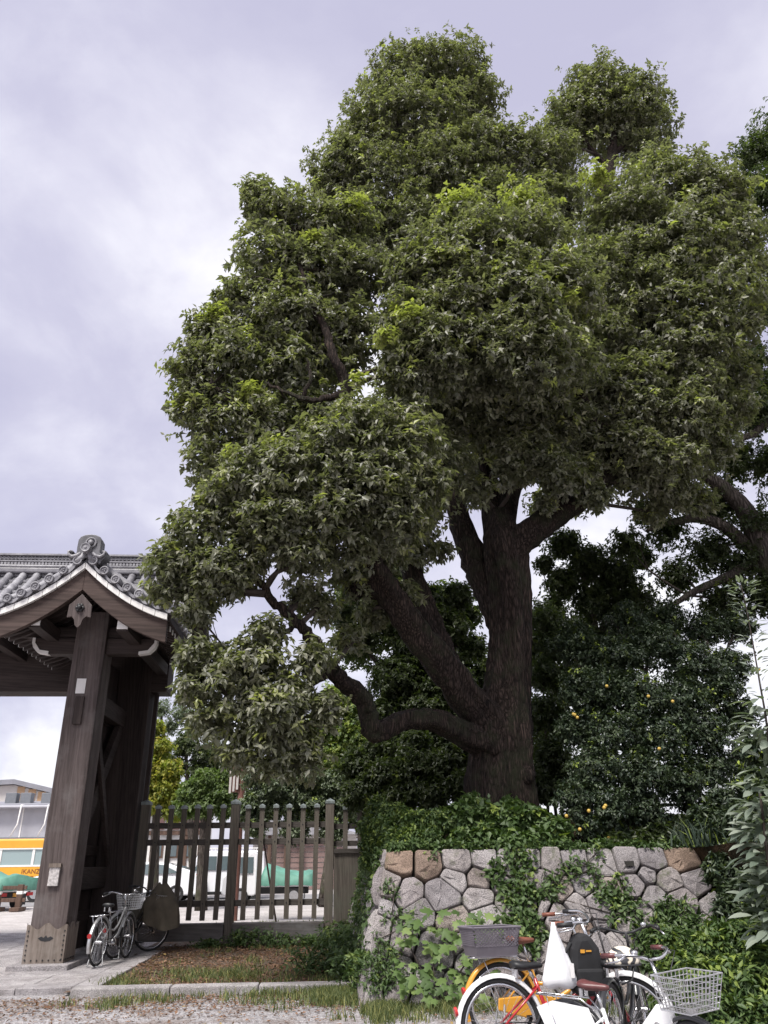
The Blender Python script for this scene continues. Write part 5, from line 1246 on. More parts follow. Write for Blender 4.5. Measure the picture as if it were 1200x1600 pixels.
def bicycle(label, loc, rotz, frame='silver_paint', fender='silver_paint', saddle='black', grip='black', tyre='rubber', rim='chrome', front=None, rear=None, chaincase=None, steer=0.0, sh=0.82, rack=True, panel=None, guard=None, group='bicycles parked by the gate and wall', bar_h=1.0, lean=0.0, dual=True, sweep=0.22):
    b = thing('bicycle', label, 'bicycle', loc, rotz, group); b.rotation_euler = (lean, 0, rotz)
    r = 0.335; wb = 1.10; RA, FA = (0,0,r), (wb,0,r)
    hb, ht = Vector((0.93,0,0.63)), Vector((0.872,0,0.79)); ax = (ht-hb).normalized(); ST = (hb, ax, steer)
    S_ = lambda m_: rot_about(m_, *ST)
    wheel_parts(b, RA, r, M[tyre], M[rim]); wheel_parts(b, FA, r, M[tyre], M[rim], ST)
    BB = (0.44,0,0.285); m = M[frame]
    f_ = MB().tube([BB, (0.315,0,0.66)], 0.016, 10).tube([hb, ht], 0.021, 10)
    f_.tube([tuple(hb+ax*0.03), (0.70,0,0.40), BB], 0.021, 10)
    if dual: f_.tube([tuple(ht-ax*0.02), (0.66,0,0.53), (0.52,0,0.465), (0.375,0,0.48)], 0.017, 10)
    for s_ in (-1, 1):
        f_.tube([(0.44,s_*0.035,0.285), (0.1,s_*0.05,r), (0,s_*0.062,r)], 0.010, 8).tube([(0.33,s_*0.02,0.60), (0.2,s_*0.05,0.5), (0,s_*0.062,r)], 0.009, 8)
    obj('frame', f_, m, b, smooth=True)
    if panel: obj('battery_case', MB().prism([(0.40,0.30),(0.36,0.55),(0.47,0.56),(0.60,0.40),(0.56,0.30)], -0.05, 0.05), M[panel], b, bevel=0.012, fixn=True)
    fk = MB().tube([tuple(hb), tuple(hb-ax*0.06)], 0.018, 8)
    for s_ in (-1, 1): fk.tube([tuple(hb-ax*0.03), (0.95,s_*0.05,0.57), (1.0,s_*0.055,0.47), (wb,s_*0.055,r)], 0.011, 8)
    obj('fork', S_(fk), m, b, smooth=True)
    obj('fender', fender_mb(RA, r+0.022, R(-5), R(200)), M[fender], b, smooth=True)
    obj('fender', S_(fender_mb(FA, r+0.022, R(15), R(155))), M[fender], b, smooth=True)
    hz = bar_h; hc = ht+ax*(hz-0.03-ht.z)/ax.z
    hbm = MB().tube([tuple(ht), tuple(hc)], 0.013, 8)
    pth = [(hc.x+0.02,0,hc.z),(hc.x+0.05,0.06,hc.z+0.005),(hc.x+0.04,0.14,hc.z+0.03),(hc.x-0.02,0.22,hc.z+0.05),(hc.x-0.10,0.26,hc.z+0.045),(hc.x-sweep,0.28,hc.z+0.035)]
    full = [(x_,-y_,z_) for x_, y_, z_ in pth[::-1]]+pth[1:]
    cm = catmull(full, 4)
    hbar = obj('handlebar', S_(hbm.tube([tuple(q) for q in cm], 0.0115, 8)), M['chrome'] if frame != 'black_paint' else M['black'], b, smooth=True)
    for s_ in (-1, 1):
        obj('grip', S_(MB().tube([(hc.x-sweep+0.11,s_*0.265,hc.z+0.044),(hc.x-sweep-0.02,s_*0.283,hc.z+0.034)], 0.0185, 10)), M[grip], hbar, smooth=True)
        obj('brake_lever', S_(MB().tube([(hc.x-0.03,s_*0.235,hc.z+0.04),(hc.x-0.06,s_*0.30,hc.z+0.01),(hc.x-0.17,s_*0.325,hc.z-0.01)], [0.012,0.008,0.007], 6)), M['chrome'], hbar, smooth=True)
        obj('brake_cable', S_(MB().tube([(hc.x-0.02,s_*0.235,hc.z+0.04),(hc.x+0.12,s_*0.16,hc.z+0.05),(hc.x+0.14,s_*0.05,hc.z-0.08),(hb.x+0.05,0,hb.z+0.02)], 0.004, 5)), M['black'], hbar, smooth=True)
    obj('bell', S_(MB().ball((hc.x+0.0,-0.16,hc.z+0.06), 0.028, 0.028, 0.022, 10, 6)), M['chrome'], hbar, smooth=True)
    obj('seat_post', MB().tube([(0.32,0,0.64), (0.268,0,sh-0.02)], 0.013, 8), M['chrome'], b, smooth=True)
    sd_ = obj('saddle', saddle_mb(0.245, sh), M[saddle], b, smooth=True)
    for s_ in (-1, 1): obj('saddle_spring', MB().tube([(0.15,s_*0.04,sh-0.08),(0.15,s_*0.04,sh-0.02)], 0.016, 8), M['chrome'], sd_)
    ck = obj('crank', MB().ring((0.44,-0.055,0.285), (0,1,0), 0.075, 0.006, 24, 5).tube([(0.44,-0.07,0.285),(0.56,-0.085,0.20)], 0.009, 6).tube([(0.44,0.07,0.285),(0.32,0.085,0.37)], 0.009, 6).cyl((0.44,-0.075,0.285),(0.44,0.075,0.285),0.018,10), M['chrome'], b)
    obj('pedal', MB().box(0.515,0.605,-0.175,-0.095,0.19,0.212), M['black'], ck); obj('pedal', MB().box(0.275,0.365,0.095,0.175,0.36,0.382), M['black'], ck)
    if chaincase: obj('chain_case', MB().prism([(-0.06,0.29),(-0.05,0.385),(0.40,0.40),(0.50,0.37),(0.54,0.285),(0.50,0.20),(0.40,0.17)], -0.075, -0.05), M[chaincase], b, bevel=0.01, fixn=True)
    else: obj('chain', MB().tube([(0,-0.06,r+0.03),(0.44,-0.055,0.36)], 0.006, 4).tube([(0,-0.06,r-0.03),(0.44,-0.055,0.21)], 0.006, 4), M['black'], b)
    if guard:
        for s_ in (-1, 1): obj('dress_guard', MB().prism([(-0.28,0.62),(-0.12,0.68),(0.22,0.66),(0.29,0.52),(0.16,0.40),(0.02,0.36),(-0.16,0.42)], s_*0.062-0.003, s_*0.062+0.003), M[guard], b, fixn=True)
    if rack:
        rk = MB()
        for s_ in (-1, 1): rk.tube([(0.27,s_*0.03,0.64),(0.16,s_*0.07,0.715),(-0.28,s_*0.07,0.715),(-0.30,0,0.715)], 0.007, 6).tube([(-0.18,s_*0.07,0.715),(-0.02,s_*0.066,r)], 0.005, 6)
        for xx in (-0.18, -0.06, 0.06): rk.tube([(xx,-0.07,0.715),(xx,0.07,0.715)], 0.005, 6)
        obj('rack', rk, M['chrome'], b, smooth=True)
    obj('kickstand', MB().tube([(0,0.075,r),(-0.05,0.12,0.02),(-0.06,0.13,0.008)], 0.008, 6).tube([(0,-0.075,r),(-0.05,-0.12,0.02),(-0.06,-0.13,0.008)], 0.008, 6).tube([(-0.06,0.13,0.010),(-0.07,0,0.010),(-0.06,-0.13,0.010)], 0.008, 6), M['silver_paint'], b, smooth=True)
    obj('rear_reflector', MB().cyl((-0.355,0,0.45),(-0.375,0,0.445), 0.034, 14), M['red_glass'], b)
    if front == 'wire': obj('front_basket', S_(wire_basket(0.955, 1.24, 0.15, 0.74, 0.97)), M['alloy'], b)
    if front: obj('front_lamp', S_(MB().cyl((1.02,0.06,0.70),(1.08,0.06,0.70), 0.03, 12)), M['alloy'], b)
    if rear == 'plastic': obj('rear_basket', lattice_basket(-0.27, 0.13, 0.16, 0.735, 0.965), M['mauve'], b)
    return b
M['mauve'] = plain('mauve_plastic', (0.14,0.125,0.145), 0.55, var=0.15)
# two under the gate
q0 = atZ(147, 1512, 0.004)
bicycle('silver bicycle with wire front basket and grey saddle on its stand under the gate', (q0[0], q0[1]+0.1, 0.004), R(80), 'silver_paint', 'alloy', 'black', 'black', front='wire', steer=R(4), sh=0.84)
q1 = atZ(174, 1500, 0.004)
b2 = bicycle('dark bicycle with an olive coat over its front end beside the fence', (q1[0], q1[1]+0.15, 0.004), R(71), 'black_paint', 'alloy', 'black', 'black', front='wire', steer=R(-38), sh=0.80)
M['olive'] = plain('olive_cloth', (0.075,0.062,0.045), 0.9, var=0.25, scale=5, bmp=0.3, bscale=14)
# coat draped over its basket
cx, cy = q1[0]+0.52, q1[1]+1.05
rg = np.random.default_rng(9); vv = []; ff = []; nu, nv_ = 36, 9
for i in range(nv_):
    t_ = i/(nv_-1); z_ = 1.12-0.66*t_
    for j in range(nu):
        a = 2*PI*j/nu; fold = 1+0.2*math.sin(3*a+1.2+2*t_)*(0.3+t_)+0.13*math.sin(7*a-t_*3)*(0.25+t_)
        rr = (0.06+0.24*min(1, t_*2.2)+0.03*t_)*fold; vv.append((cx+rr*0.95*math.cos(a), cy+rr*0.8*math.sin(a), z_+0.03*math.sin(2*a+1)*(1-t_)-0.10*t_*math.sin(1.5*a)))
for i in range(nv_-1):
    for j in range(nu): ff.append((i*nu+j, i*nu+(j+1)%nu, (i+1)*nu+(j+1)%nu, (i+1)*nu+j))
ff.append(tuple(range(nu-1, -1, -1)))
coat = obj('coat', MB().add(vv, ff), M['olive'], None, smooth=True); tag(coat, 'olive brown coat draped over a bicycle basket by the fence', 'coat')
# the row in front of the wall
GZ = -0.08
ry = bicycle('yellow bicycle with grey lattice basket behind its brown saddle', (1.62, 8.3, GZ), R(12), 'yellow_paint', 'yellow_paint', 'brown_leather', 'brown_leather', rear='plastic', steer=R(-20), sh=0.84, chaincase='yellow_paint', rack=True, lean=R(-2))
rr_ = bicycle('red bicycle with white mudguards, a carrier bag hanging from its handlebar', (1.40, 7.25, GZ), R(5), 'red_paint', 'white_paint', 'black', 'black', steer=R(-28), sh=0.75, rack=False, lean=R(-2), dual=True, bar_h=1.08, sweep=0.16)
rw = bicycle('white bicycle with silver wire front basket and maroon saddle', (1.76, 6.55, GZ), R(-48), 'white_paint', 'black_paint', 'maroon_leather', 'maroon_leather', front='wire', steer=R(-18), sh=0.81, guard='white_paint', panel='white_paint', rack=True, lean=R(-3), bar_h=1.07)
rw.scale = (0.88, 0.88, 0.88)
# its white frame cover
obj('frame_cover', MB().prism([(0.44,0.27),(0.40,0.36),(0.56,0.48),(0.80,0.74),(0.90,0.74),(0.93,0.63),(0.72,0.37),(0.56,0.25)], -0.035, 0.035), M['white_paint'], rw, bevel=0.015, fixn=True)
obj('round_badge', MB().ring((0.80,-0.042,0.60),(0,1,0),0.022,0.004,16,5).ring((0.80,-0.042,0.60),(0,1,0),0.010,0.003,12,5), M['alloy'], rw)
rb = bicycle('black bicycle with a patterned helmet on it behind the white one', (2.2, 6.9, GZ), R(58), 'black_paint', 'black_paint', 'black', 'black', steer=R(10), sh=0.77, rack=False, bar_h=0.98, sweep=0.1)
# carrier bag hung from the red bicycle
M['bag'] = plain('white_polythene', (0.78,0.78,0.80), 0.4, var=0.05, scale=8, bmp=0.35, bscale=9)
tp = atY(862, 1441, 7.10)
vv = []; ff = []; nu = 22; prof = [(0.0,0.012,0.012),(0.06,0.022,0.018),(0.14,0.045,0.03),(0.22,0.07,0.05),(0.31,0.10,0.07),(0.39,0.122,0.085),(0.435,0.12,0.085),(0.46,0.09,0.065),(0.465,0.02,0.02)]
for i, (dz, a_, b_) in enumerate(prof):
    for j in range(nu):
        an = 2*PI*j/nu; fo = 1+0.10*math.sin(5*an+dz*8)*(0.5+0.5*(i < 6))+0.05*math.sin(9*an)
        vv.append((tp[0]+0.01+a_*1.15*fo*math.cos(an)+0.03*dz, tp[1]+b_*fo*math.sin(an), tp[2]-dz+0.012*math.sin(3*an+1)*(i > 4)))
for i in range(len(prof)-1):
    for j in range(nu): ff.append((i*nu+j, i*nu+(j+1)%nu, (i+1)*nu+(j+1)%nu, (i+1)*nu+j))
ff.append(tuple(range(nu-1, -1, -1))); ff.append(tuple((len(prof)-1)*nu+j for j in range(nu)))
bag = obj('carrier_bag', MB().add(vv, ff), M['bag'], None, smooth=True); tag(bag, 'white plastic carrier bag hanging full from the red bicycle', 'carrier bag')
# black rucksack
M['black_cloth'] = plain('black_cloth', (0.014,0.014,0.016), 0.85, var=0.3, scale=8, bmp=0.3, bscale=12)
bp = atY(912, 1500, 7.15)
rk = thing('rucksack', 'black rucksack slung on the front of the red bicycle', 'rucksack', (bp[0], bp[1], bp[2]-0.25))
o = obj('body', MB().prism([(-0.10,0.0),(0.13,0.0),(0.16,0.10),(0.12,0.34),(0.04,0.45),(-0.06,0.44),(-0.12,0.34),(-0.14,0.10)], -0.10, 0.10), M['black_cloth'], rk, bevel=0.05, fixn=True)
obj('front_pocket', MB().prism([(-0.08,0.03),(0.11,0.03),(0.12,0.20),(-0.10,0.20)], -0.135, -0.09), M['black_cloth'], rk, bevel=0.02, fixn=True)
obj('logo_patch', MB().box(-0.05,-0.015,-0.107,-0.101,0.31,0.335).box(-0.005,0.04,-0.107,-0.101,0.318,0.33), M['yellow_paint'], rk)
obj('strap', MB().tube([(-0.11,-0.05,0.38),(-0.19,-0.06,0.28),(-0.19,-0.07,0.12),(-0.12,-0.06,0.04)], 0.014, 6), M['black_cloth'], rk, smooth=True)
obj('name_tag', MB().box(-0.15,-0.12,-0.12,-0.114,0.14,0.24), M['paper'], rk)
# helmet
def helmet_mat():
    m, t, b = mat_new('helmet_pattern'); v = coords(t)
    wv = N(t, 'ShaderNodeTexWave', wave_type='RINGS', i_Scale=9.0, i_Distortion=4.0, i_Detail=1.0); t.links.new(v, wv.inputs['Vector'])
    c_ = ramp(t, wv.outputs['Fac'], [(0.25, (0.03,0.03,0.035)), (0.35, (0.62,0.55,0.44)), (0.7, (0.68,0.62,0.52))])
    t.links.new(c_, b.inputs['Base Color']); b.inputs['Roughness'].default_value = 0.45; return m
hp = atY(974, 1506, 6.85)
hm = thing('cycle_helmet', 'cream cycle helmet with black swirling pattern on the black bicycle', 'helmet', hp)
vv = []; ff = []; n, mm = 20, 8
for i in range(mm+1):
    t_ = PI*0.5*i/mm
    for j in range(n):
        a = 2*PI*j/n; vv.append((0.135*math.cos(t_)*math.cos(a), 0.11*math.cos(t_)*math.sin(a), 0.125*math.sin(t_)))
for i in range(mm):
    for j in range(n): ff.append((i*n+j, i*n+(j+1)%n, (i+1)*n+(j+1)%n, (i+1)*n+j))
obj('shell', MB().add(vv, ff+[tuple(range(n-1,-1,-1))]), helmet_mat(), hm, smooth=True)
obj('rim_band', MB().tube([(0.136*math.cos(a), 0.111*math.sin(a), 0.0) for a in np.linspace(0, 2*PI, 25)], 0.008, 6), M['black'], hm, smooth=True)
obj('chin_strap', MB().tube([(0.05,-0.10,0),(0.02,-0.10,-0.10),(-0.06,-0.08,-0.13)], 0.007, 5), M['black'], hm, smooth=True)

# ================================================================== VEHICLES ACROSS THE YARD
def car_wheel(parent, x_, y_, r, side):
    wh = obj('wheel', MB().cyl((x_,y_,r),(x_,y_+side*0.16,r), r, 24), M['rubber'], parent, smooth=False)
    hb_ = MB().cyl((x_,y_+side*0.155,r),(x_,y_+side*0.175,r), r*0.62, 20)
    obj('hub_cap', hb_, M['alloy'], wh)
def loft_body(prof, hw, top_in, zlo, zhi):
    """prof (x,z) closed outline; the upper part leans inwards"""
    vv = []; n = len(prof)
    for s_ in (-1, 1):
        for x_, z_ in prof:
            k = max(0, (z_-zlo)/(zhi-zlo)); vv.append((x_, s_*(hw-top_in*k), z_))
    return MB().add(vv, [tuple(range(n)), tuple(range(2*n-1, n-1, -1))]+[(i, (i+1)%n, n+(i+1)%n, n+i) for i in range(n)])
def side_panel(poly, hw, top_in, zlo, zhi, off=0.006):
    mb_ = MB()
    for s_ in (-1, 1):
        vv = [(x_, s_*(hw-top_in*max(0, (z_-zlo)/(zhi-zlo))+off), z_) for x_, z_ in poly]
        mb_.add(vv, [tuple(range(len(poly)))])
    return mb_
def windows(b, polys, hw, ti, zlo, zhi):
    for p in polys:
        for s_ in (-1, 1):
            vv = [(x_, s_*(hw-ti*max(0, (z_-zlo)/(zhi-zlo))+0.008), z_) for x_, z_ in p]
            v2 = [(x_, y_-s_*0.03, z_) for x_, y_, z_ in vv]; n = len(p)
            obj('window', MB().add(vv+v2, [tuple(range(n))]+[(i, (i+1)%n, n+(i+1)%n, n+i) for i in range(n)]), M['car_glass'], b)
def hatch_car(label, loc, rotz):
    b = thing('parked_car', label, 'car', loc, rotz, 'vehicles parked across the yard')
    prof = [(-2.2,0.28),(-2.22,0.62),(-2.16,0.98),(-1.95,1.12),(-0.9,1.42),(-0.2,1.48),(0.4,1.42),(1.15,1.03),(1.9,0.84),(2.2,0.66),(2.24,0.35),(2.1,0.24),(-2.1,0.24)]
    obj('body', loft_body(prof, 0.87, 0.22, 0.9, 1.48), M['car_white'], b, bevel=0.05, fixn=True)
    windows(b, [[(-1.45,1.06),(-0.75,1.36),(-0.35,1.40),(-0.35,1.02)],[(-0.27,1.02),(-0.27,1.40),(0.32,1.34),(0.90,1.02)]], 0.87, 0.22, 0.9, 1.48)
    obj('windscreen', MB().add([(1.12,-0.66,1.06),(1.12,0.66,1.06),(0.46,0.56,1.405),(0.46,-0.56,1.405)],[(0,1,2,3)]), M['car_glass'], b)
    obj('rear_window', MB().add([(-1.97,-0.62,1.13),(-1.97,0.62,1.13),(-1.0,0.56,1.41),(-1.0,-0.56,1.41)],[(3,2,1,0)]), M['car_glass'], b)
    for s_ in (-1, 1):
        obj('headlight', MB().box(2.02,2.19,s_*0.66-0.14,s_*0.66+0.14,0.66,0.80), M['alloy'], b, bevel=0.03); obj('tail_light', MB().box(-2.235,-2.1,s_*0.7-0.12,s_*0.7+0.12,0.8,1.0), M['red_glass'], b, bevel=0.02)
        for x_ in (-1.38, 1.35): car_wheel(b, x_, s_*0.72, 0.31, s_)
        obj('door_line', MB().box(-0.335,-0.325,s_*0.872-0.004,s_*0.872+0.004,0.35,1.0), M['black'], b)
        obj('sill', MB().box(-1.05,1.02,s_*0.8-0.06,s_*0.8+0.075,0.18,0.30), M['black'], b)
    return b
def van(label, loc, rotz):
    b = thing('parked_van', label, 'van', loc, rotz, 'vehicles parked across the yard')
    prof = [(-1.68,0.28),(-1.70,1.0),(-1.62,1.80),(-1.5,1.87),(0.95,1.87),(1.15,1.78),(1.48,1.12),(1.68,0.95),(1.70,0.30),(1.6,0.24),(-1.6,0.24)]
    obj('body', loft_body(prof, 0.73, 0.10, 0.95, 1.87), M['car_white'], b, bevel=0.05, fixn=True)
    windows(b, [[(-1.5,1.12),(-1.46,1.66),(-0.62,1.66),(-0.62,1.12)],[(-0.54,1.12),(-0.54,1.66),(0.28,1.66),(0.28,1.12)],[(0.36,1.12),(0.36,1.66),(0.98,1.66),(1.3,1.12)]], 0.73, 0.10, 0.95, 1.87)
    obj('windscreen', MB().add([(1.475,-0.62,1.17),(1.475,0.62,1.17),(1.19,0.58,1.74),(1.19,-0.58,1.74)],[(0,1,2,3)]), M['car_glass'], b)
    for s_ in (-1, 1):
        for x_ in (-1.18, 1.12): car_wheel(b, x_, s_*0.6, 0.28, s_)
        obj('headlight', MB().box(1.6,1.72,s_*0.5-0.12,s_*0.5+0.12,0.72,0.90), M['alloy'], b, bevel=0.03)
        obj('sill', MB().box(-0.85,0.8,s_*0.66-0.05,s_*0.66+0.08,0.18,0.30), M['black'], b)
    rk_ = MB()
    for x_ in (-1.2, -0.3, 0.6): rk_.tube([(x_,-0.6,1.86),(x_,-0.6,1.97),(x_,0.6,1.97),(x_,0.6,1.86)], 0.018, 6)
    for y_ in (-0.6, 0.6): rk_.tube([(-1.4,y_,1.97),(0.8,y_,1.97)], 0.018, 6)
    obj('roof_rack', rk_, M['white'], b)
    return b
def kei_truck(label, loc, rotz, tarp='tarp', front_tarp=True):
    b = thing('small_truck', label, 'truck', loc, rotz, 'vehicles parked across the yard')
    prof = [(0.42,0.35),(0.42,1.72),(0.55,1.79),(1.05,1.78),(1.2,1.70),(1.52,1.05),(1.66,0.90),(1.68,0.38),(1.55,0.30),(0.5,0.30)]
    obj('cab', loft_body(prof, 0.72, 0.09, 0.95, 1.79), M['car_white'], b, bevel=0.04, fixn=True)
    windows(b, [[(0.56,1.05),(0.56,1.60),(1.12,1.60),(1.38,1.05)]], 0.72, 0.09, 0.95, 1.79)
    obj('windscreen', MB().add([(1.525,-0.6,1.10),(1.525,0.6,1.10),(1.235,0.56,1.66),(1.235,-0.56,1.66)],[(0,1,2,3)]), M['car_glass'], b)
    obj('mirror', MB().box(1.2,1.26,-0.92,-0.78,1.1,1.36), M['black'], b, bevel=0.02)
    bed = obj('bed', MB().box(-1.68,0.36,-0.72,0.72,0.58,0.66), M['car_white'], b)
    for s_ in (-1, 1): obj('side_gate', MB().box(-1.68,0.36,s_*0.70-0.02,s_*0.70+0.02,0.66,0.95), M['car_white'], bed, bevel=0.008)
    obj('tail_gate', MB().box(-1.70,-1.66,-0.70,0.70,0.60,0.95), M['car_white'], bed, bevel=0.008)
    obj('chassis', MB().box(-1.5,1.4,-0.4,0.4,0.34,0.57), M['black'], b)
    for s_ in (-1, 1):
        for x_ in (-0.98, 0.98): car_wheel(b, x_, s_*0.58, 0.28, s_)
        obj('tail_light', MB().box(-1.72,-1.66,s_*0.55-0.13,s_*0.55+0.13,0.44,0.55), M['red_glass'], b)
        obj('mud_flap', MB().box(-1.36,-1.34,s_*0.6-0.12,s_*0.6+0.12,0.14,0.5), M['black'], b)
    obj('number_plate', MB().box(-1.73,-1.705,-0.17,0.17,0.42,0.54), M['yellow_paint'], b)
    rg_ = np.random.default_rng(int(abs(loc[0])*10)); nx, ny = 16, 10; vv = []; ff = []
    for i in range(nx+1):
        for j in range(ny+1):
            x_ = -1.76+2.1*i/nx; y_ = -0.80+1.6*j/ny; y_ = -0.79 if j == 1 else 0.79 if j == ny-1 else y_; x_ = -1.75 if i == 1 else x_; e_ = min(i, nx-i, 2)/2*min(j, ny-j, 2)/2
            z_ = 0.62+0.36*min(1, min(j, ny-j)/1.0)*min(1, min(i, nx-i)/1.0)+e_*(0.16+0.14*math.sin(x_*2.3+1)+0.1*math.cos(y_*4))+rg_.uniform(-.02, .02)
            vv.append((x_, y_, z_))
    for i in range(nx):
        for j in range(ny): a = i*(ny+1)+j; ff.append((a, a+ny+1, a+ny+2, a+1))
    tp_ = obj('tarpaulin', MB().add(vv, ff), M[tarp], None, smooth=True)
    tp_.location = loc; tp_.rotation_euler = (0, 0, rotz)
    return b, tp_
G0 = -0.01
def gpt(px, y, z=G0): q = atY(px, 1340, y); return (float(q[0]), y, z)
p_ = gpt(285, 35.5); hatch_car('white hatchback parked beyond the fence between gate and van', (p_[0]-1.38, 35.5, G0), PI)
p_ = gpt(355, 37.2); van('white van with roof rack parked behind the small truck', (p_[0], 37.2, G0), PI)
p_ = gpt(422, 32.6); tk, tp_ = kei_truck('small white truck with covered bed parked beyond the fence', (p_[0], 32.6, G0), PI)
tag(tp_, 'green tarpaulin over the bed of the truck beyond the fence', 'tarpaulin')
p_ = gpt(14, 31.0); tk, tp_ = kei_truck('small white truck parked with its tail lights by the trestle', (p_[0]-0.9, 31.6, G0), R(150))
tag(tp_, 'green tarpaulin heaped over the truck by the yellow bus', 'tarpaulin')
p_ = gpt(42, 37.5); hatch_car('white car half hidden behind the big gate post', (p_[0]+2.2, 37.5, G0), PI)
# bus
M['bus_yellow'] = plain('bus_yellow', (0.72,0.36,0.03), 0.4, var=0.06, scale=2, coat=0.3)
M['sign_ink'] = plain('sign_ink', (0.22,0.05,0.02), 0.6, var=0.1)
bx_ = gpt(68, 44.0)[0]
bus = thing('bus', 'yellow and white bus with lettering on its flank behind the gate post', 'bus', (bx_-2.6, 44.0, G0))
zt = atY(60, 1310, 43.2)[2]; zwt = atY(60, 1326, 43.2)[2]; zwb = atY(60, 1352, 43.2)[2]
obj('roof', MB().box(-4.0,4.0,-0.95,0.95,zwt,zt), M['bus_yellow'], bus, bevel=0.08)
obj('body', MB().box(-4.0,4.0,-0.98,0.98,0.35,zwb), M['bus_yellow'], bus, bevel=0.03)
obj('window_band', MB().box(-3.97,3.97,-0.93,0.93,zwb,zwt), M['pale_glass'], bus)
x_ = -4.0
while x_ < 4.01:
    obj('pillar', MB().box(x_-0.06,x_+0.06,-0.965,-0.925,zwb,zwt), M['white'], bus); x_ += 1.6
obj('trim', MB().box(-4.0,4.0,-0.99,-0.93,zwb-0.05,zwb+0.03), M['white'], bus); obj('trim', MB().box(-4.0,4.0,-0.985,-0.93,zwt-0.02,zwt+0.04), M['white'], bus)
for x_ in (-2.6, 2.4): car_wheel(bus, x_, -0.84, 0.4, -1)
def lettering(txt, parent, x_, y_, z_, size, m, name='lettering'):
    cu = bpy.data.curves.new(name+'_text', 'FONT'); cu.body = txt; cu.size = size; cu.extrude = 0.004; cu.align_x = 'CENTER'
    t_ = bpy.data.objects.new(name+'_text', cu); C.objects.link(t_); dg = bpy.context.evaluated_depsgraph_get(); me = bpy.data.meshes.new_from_object(t_.evaluated_get(dg)); bpy.data.objects.remove(t_)
    me.materials.clear(); me.materials.append(m)
    o = bpy.data.objects.new(name, me); C.objects.link(o); o.parent = parent; o.location = (x_, y_, z_); o.rotation_euler = (PI/2, 0, 0); return o
lx = gpt(51, 43)[0]-(bx_-2.6)
lettering('IKANZ', bus, lx, -0.988, zwb-0.36, 0.30, M['sign_ink']); lettering('NGAI', bus, lx+0.1, -0.988, zwb-0.68, 0.30, M['sign_ink'])
for i, w_ in enumerate((0.5, 0.4)): obj('small_print', MB().box(lx-w_/2, lx+w_/2, -0.992, -0.98, zwb-0.86-0.14*i, zwb-0.83-0.14*i), M['sign_ink'], bus)
# trestle barrier
M['trestle'] = wood('trestle_wood', (0.05,0.03,0.022), (0.17,0.11,0.085), 'z', 14, 0.3)
tq = atZ(15, 1424, G0)
tr = thing('trestle', 'brown wooden trestle with pale bands by the small truck', 'trestle', (tq[0], tq[1], G0))
for x_ in (-0.45, 0.25):
    u_ = obj('upright', MB().box(x_-0.09,x_+0.09,-0.08,0.08,0.08,0.82), M['trestle'], tr, bevel=0.01); obj('pale_band', MB().box(x_-0.095,x_+0.095,-0.085,0.085,0.52,0.62), M['white'], u_)
    obj('foot', MB().box(x_-0.16,x_+0.16,-0.35,0.35,0.0,0.12), M['trestle'], tr, bevel=0.01)
for z_ in (0.34, 0.72): obj('rail', MB().box(-2.2,0.45,-0.04,0.04,z_-0.06,z_+0.06), M['trestle'], tr, bevel=0.01)

# ================================================================== BUILDINGS ACROSS THE YARD
M['metal_wall'] = plain('metal_wall', (0.40,0.40,0.44), 0.6, var=0.06, scale=1.5)
M['metal_roof'] = plain('metal_roof', (0.24,0.24,0.27), 0.6, var=0.1, scale=1.5)
M['cream'] = plain('cream_wall', (0.55,0.52,0.50), 0.8, var=0.05, scale=1.0)
M['tan_panel'] = plain('tan_panel', (0.50,0.33,0.20), 0.8, var=0.08, scale=1.0)
M['dark_grey'] = plain('dark_grey', (0.17,0.18,0.20), 0.6, var=0.1)
def bd(px, py, y): q = atY(px, py, y); return float(q[0]), float(q[2])
YB = 56.0
x1, zt_ = bd(110, 1262, YB); x0 = x1-22; zb_ = bd(60, 1308, YB)[1]
shed = thing('storage_shed', 'long grey metal shed with gutter and roof vents behind the bus', 'shed', ((x0+x1)/2, YB+2, G0), world=True)
obj('wall', MB().box(x0, x1+4, YB, YB+5, G0, zt_), M['metal_wall'], shed)
rz = bd(60, 1254, YB)[1]
obj('roof', MB().box(x0-0.3, x1+4.3, YB-0.5, YB+5.4, zt_, zt_+0.18).prism([(YB-0.5,zt_+0.18),(YB+5.4,zt_+0.18),(YB+2.5,rz+0.25)], x0-0.3, x1+4.3, 'yz'), M['metal_roof'], shed, fixn=True)
obj('gutter', MB().tube([(x0-0.3,YB-0.55,zt_+0.05),(x1+4.3,YB-0.55,zt_+0.05)], 0.09, 8), M['metal_wall'], shed)
xx = x0
while xx < x1+4:
    obj('seam', MB().box(xx-0.04,xx+0.04,YB-0.04,YB+0.01,G0,zt_), M['white'], shed); xx += 1.9
obj('base_band', MB().box(x0, x1+4, YB-0.06, YB+0.0, zb_-0.35, zb_), M['dark_grey'], shed)
for a in (18, 41, 74):
    xv, zv = bd(a, 1250, YB+1); obj('roof_vent', MB().box(xv-0.36,xv+0.36,YB+0.8,YB+1.5,zv-0.7,zv+0.45), M['dark_grey'], shed, bevel=0.03)
for a in (33, 75):
    xv, zv = bd(a, 1262, YB-0.6); obj('downpipe', MB().tube([(xv+0.3,YB+0.4,zv+0.25),(xv,YB-0.6,zv+0.15),(xv-0.05,YB-0.62,zv-1.0),(xv-0.4,YB-0.6,zb_)], 0.05, 6), M['white'], shed, smooth=True)
YW = 74.0
xa, za = bd(25, 1221, YW); xb, zb2 = bd(110, 1243, YW); xl, zl = bd(-60, 1224, YW); zw = bd(20, 1260, YW)[1]
wh_ = thing('warehouse', 'cream warehouse with tan wall panels and low pitched roof in the distance', 'warehouse', (xa, YW+5, G0), world=True)
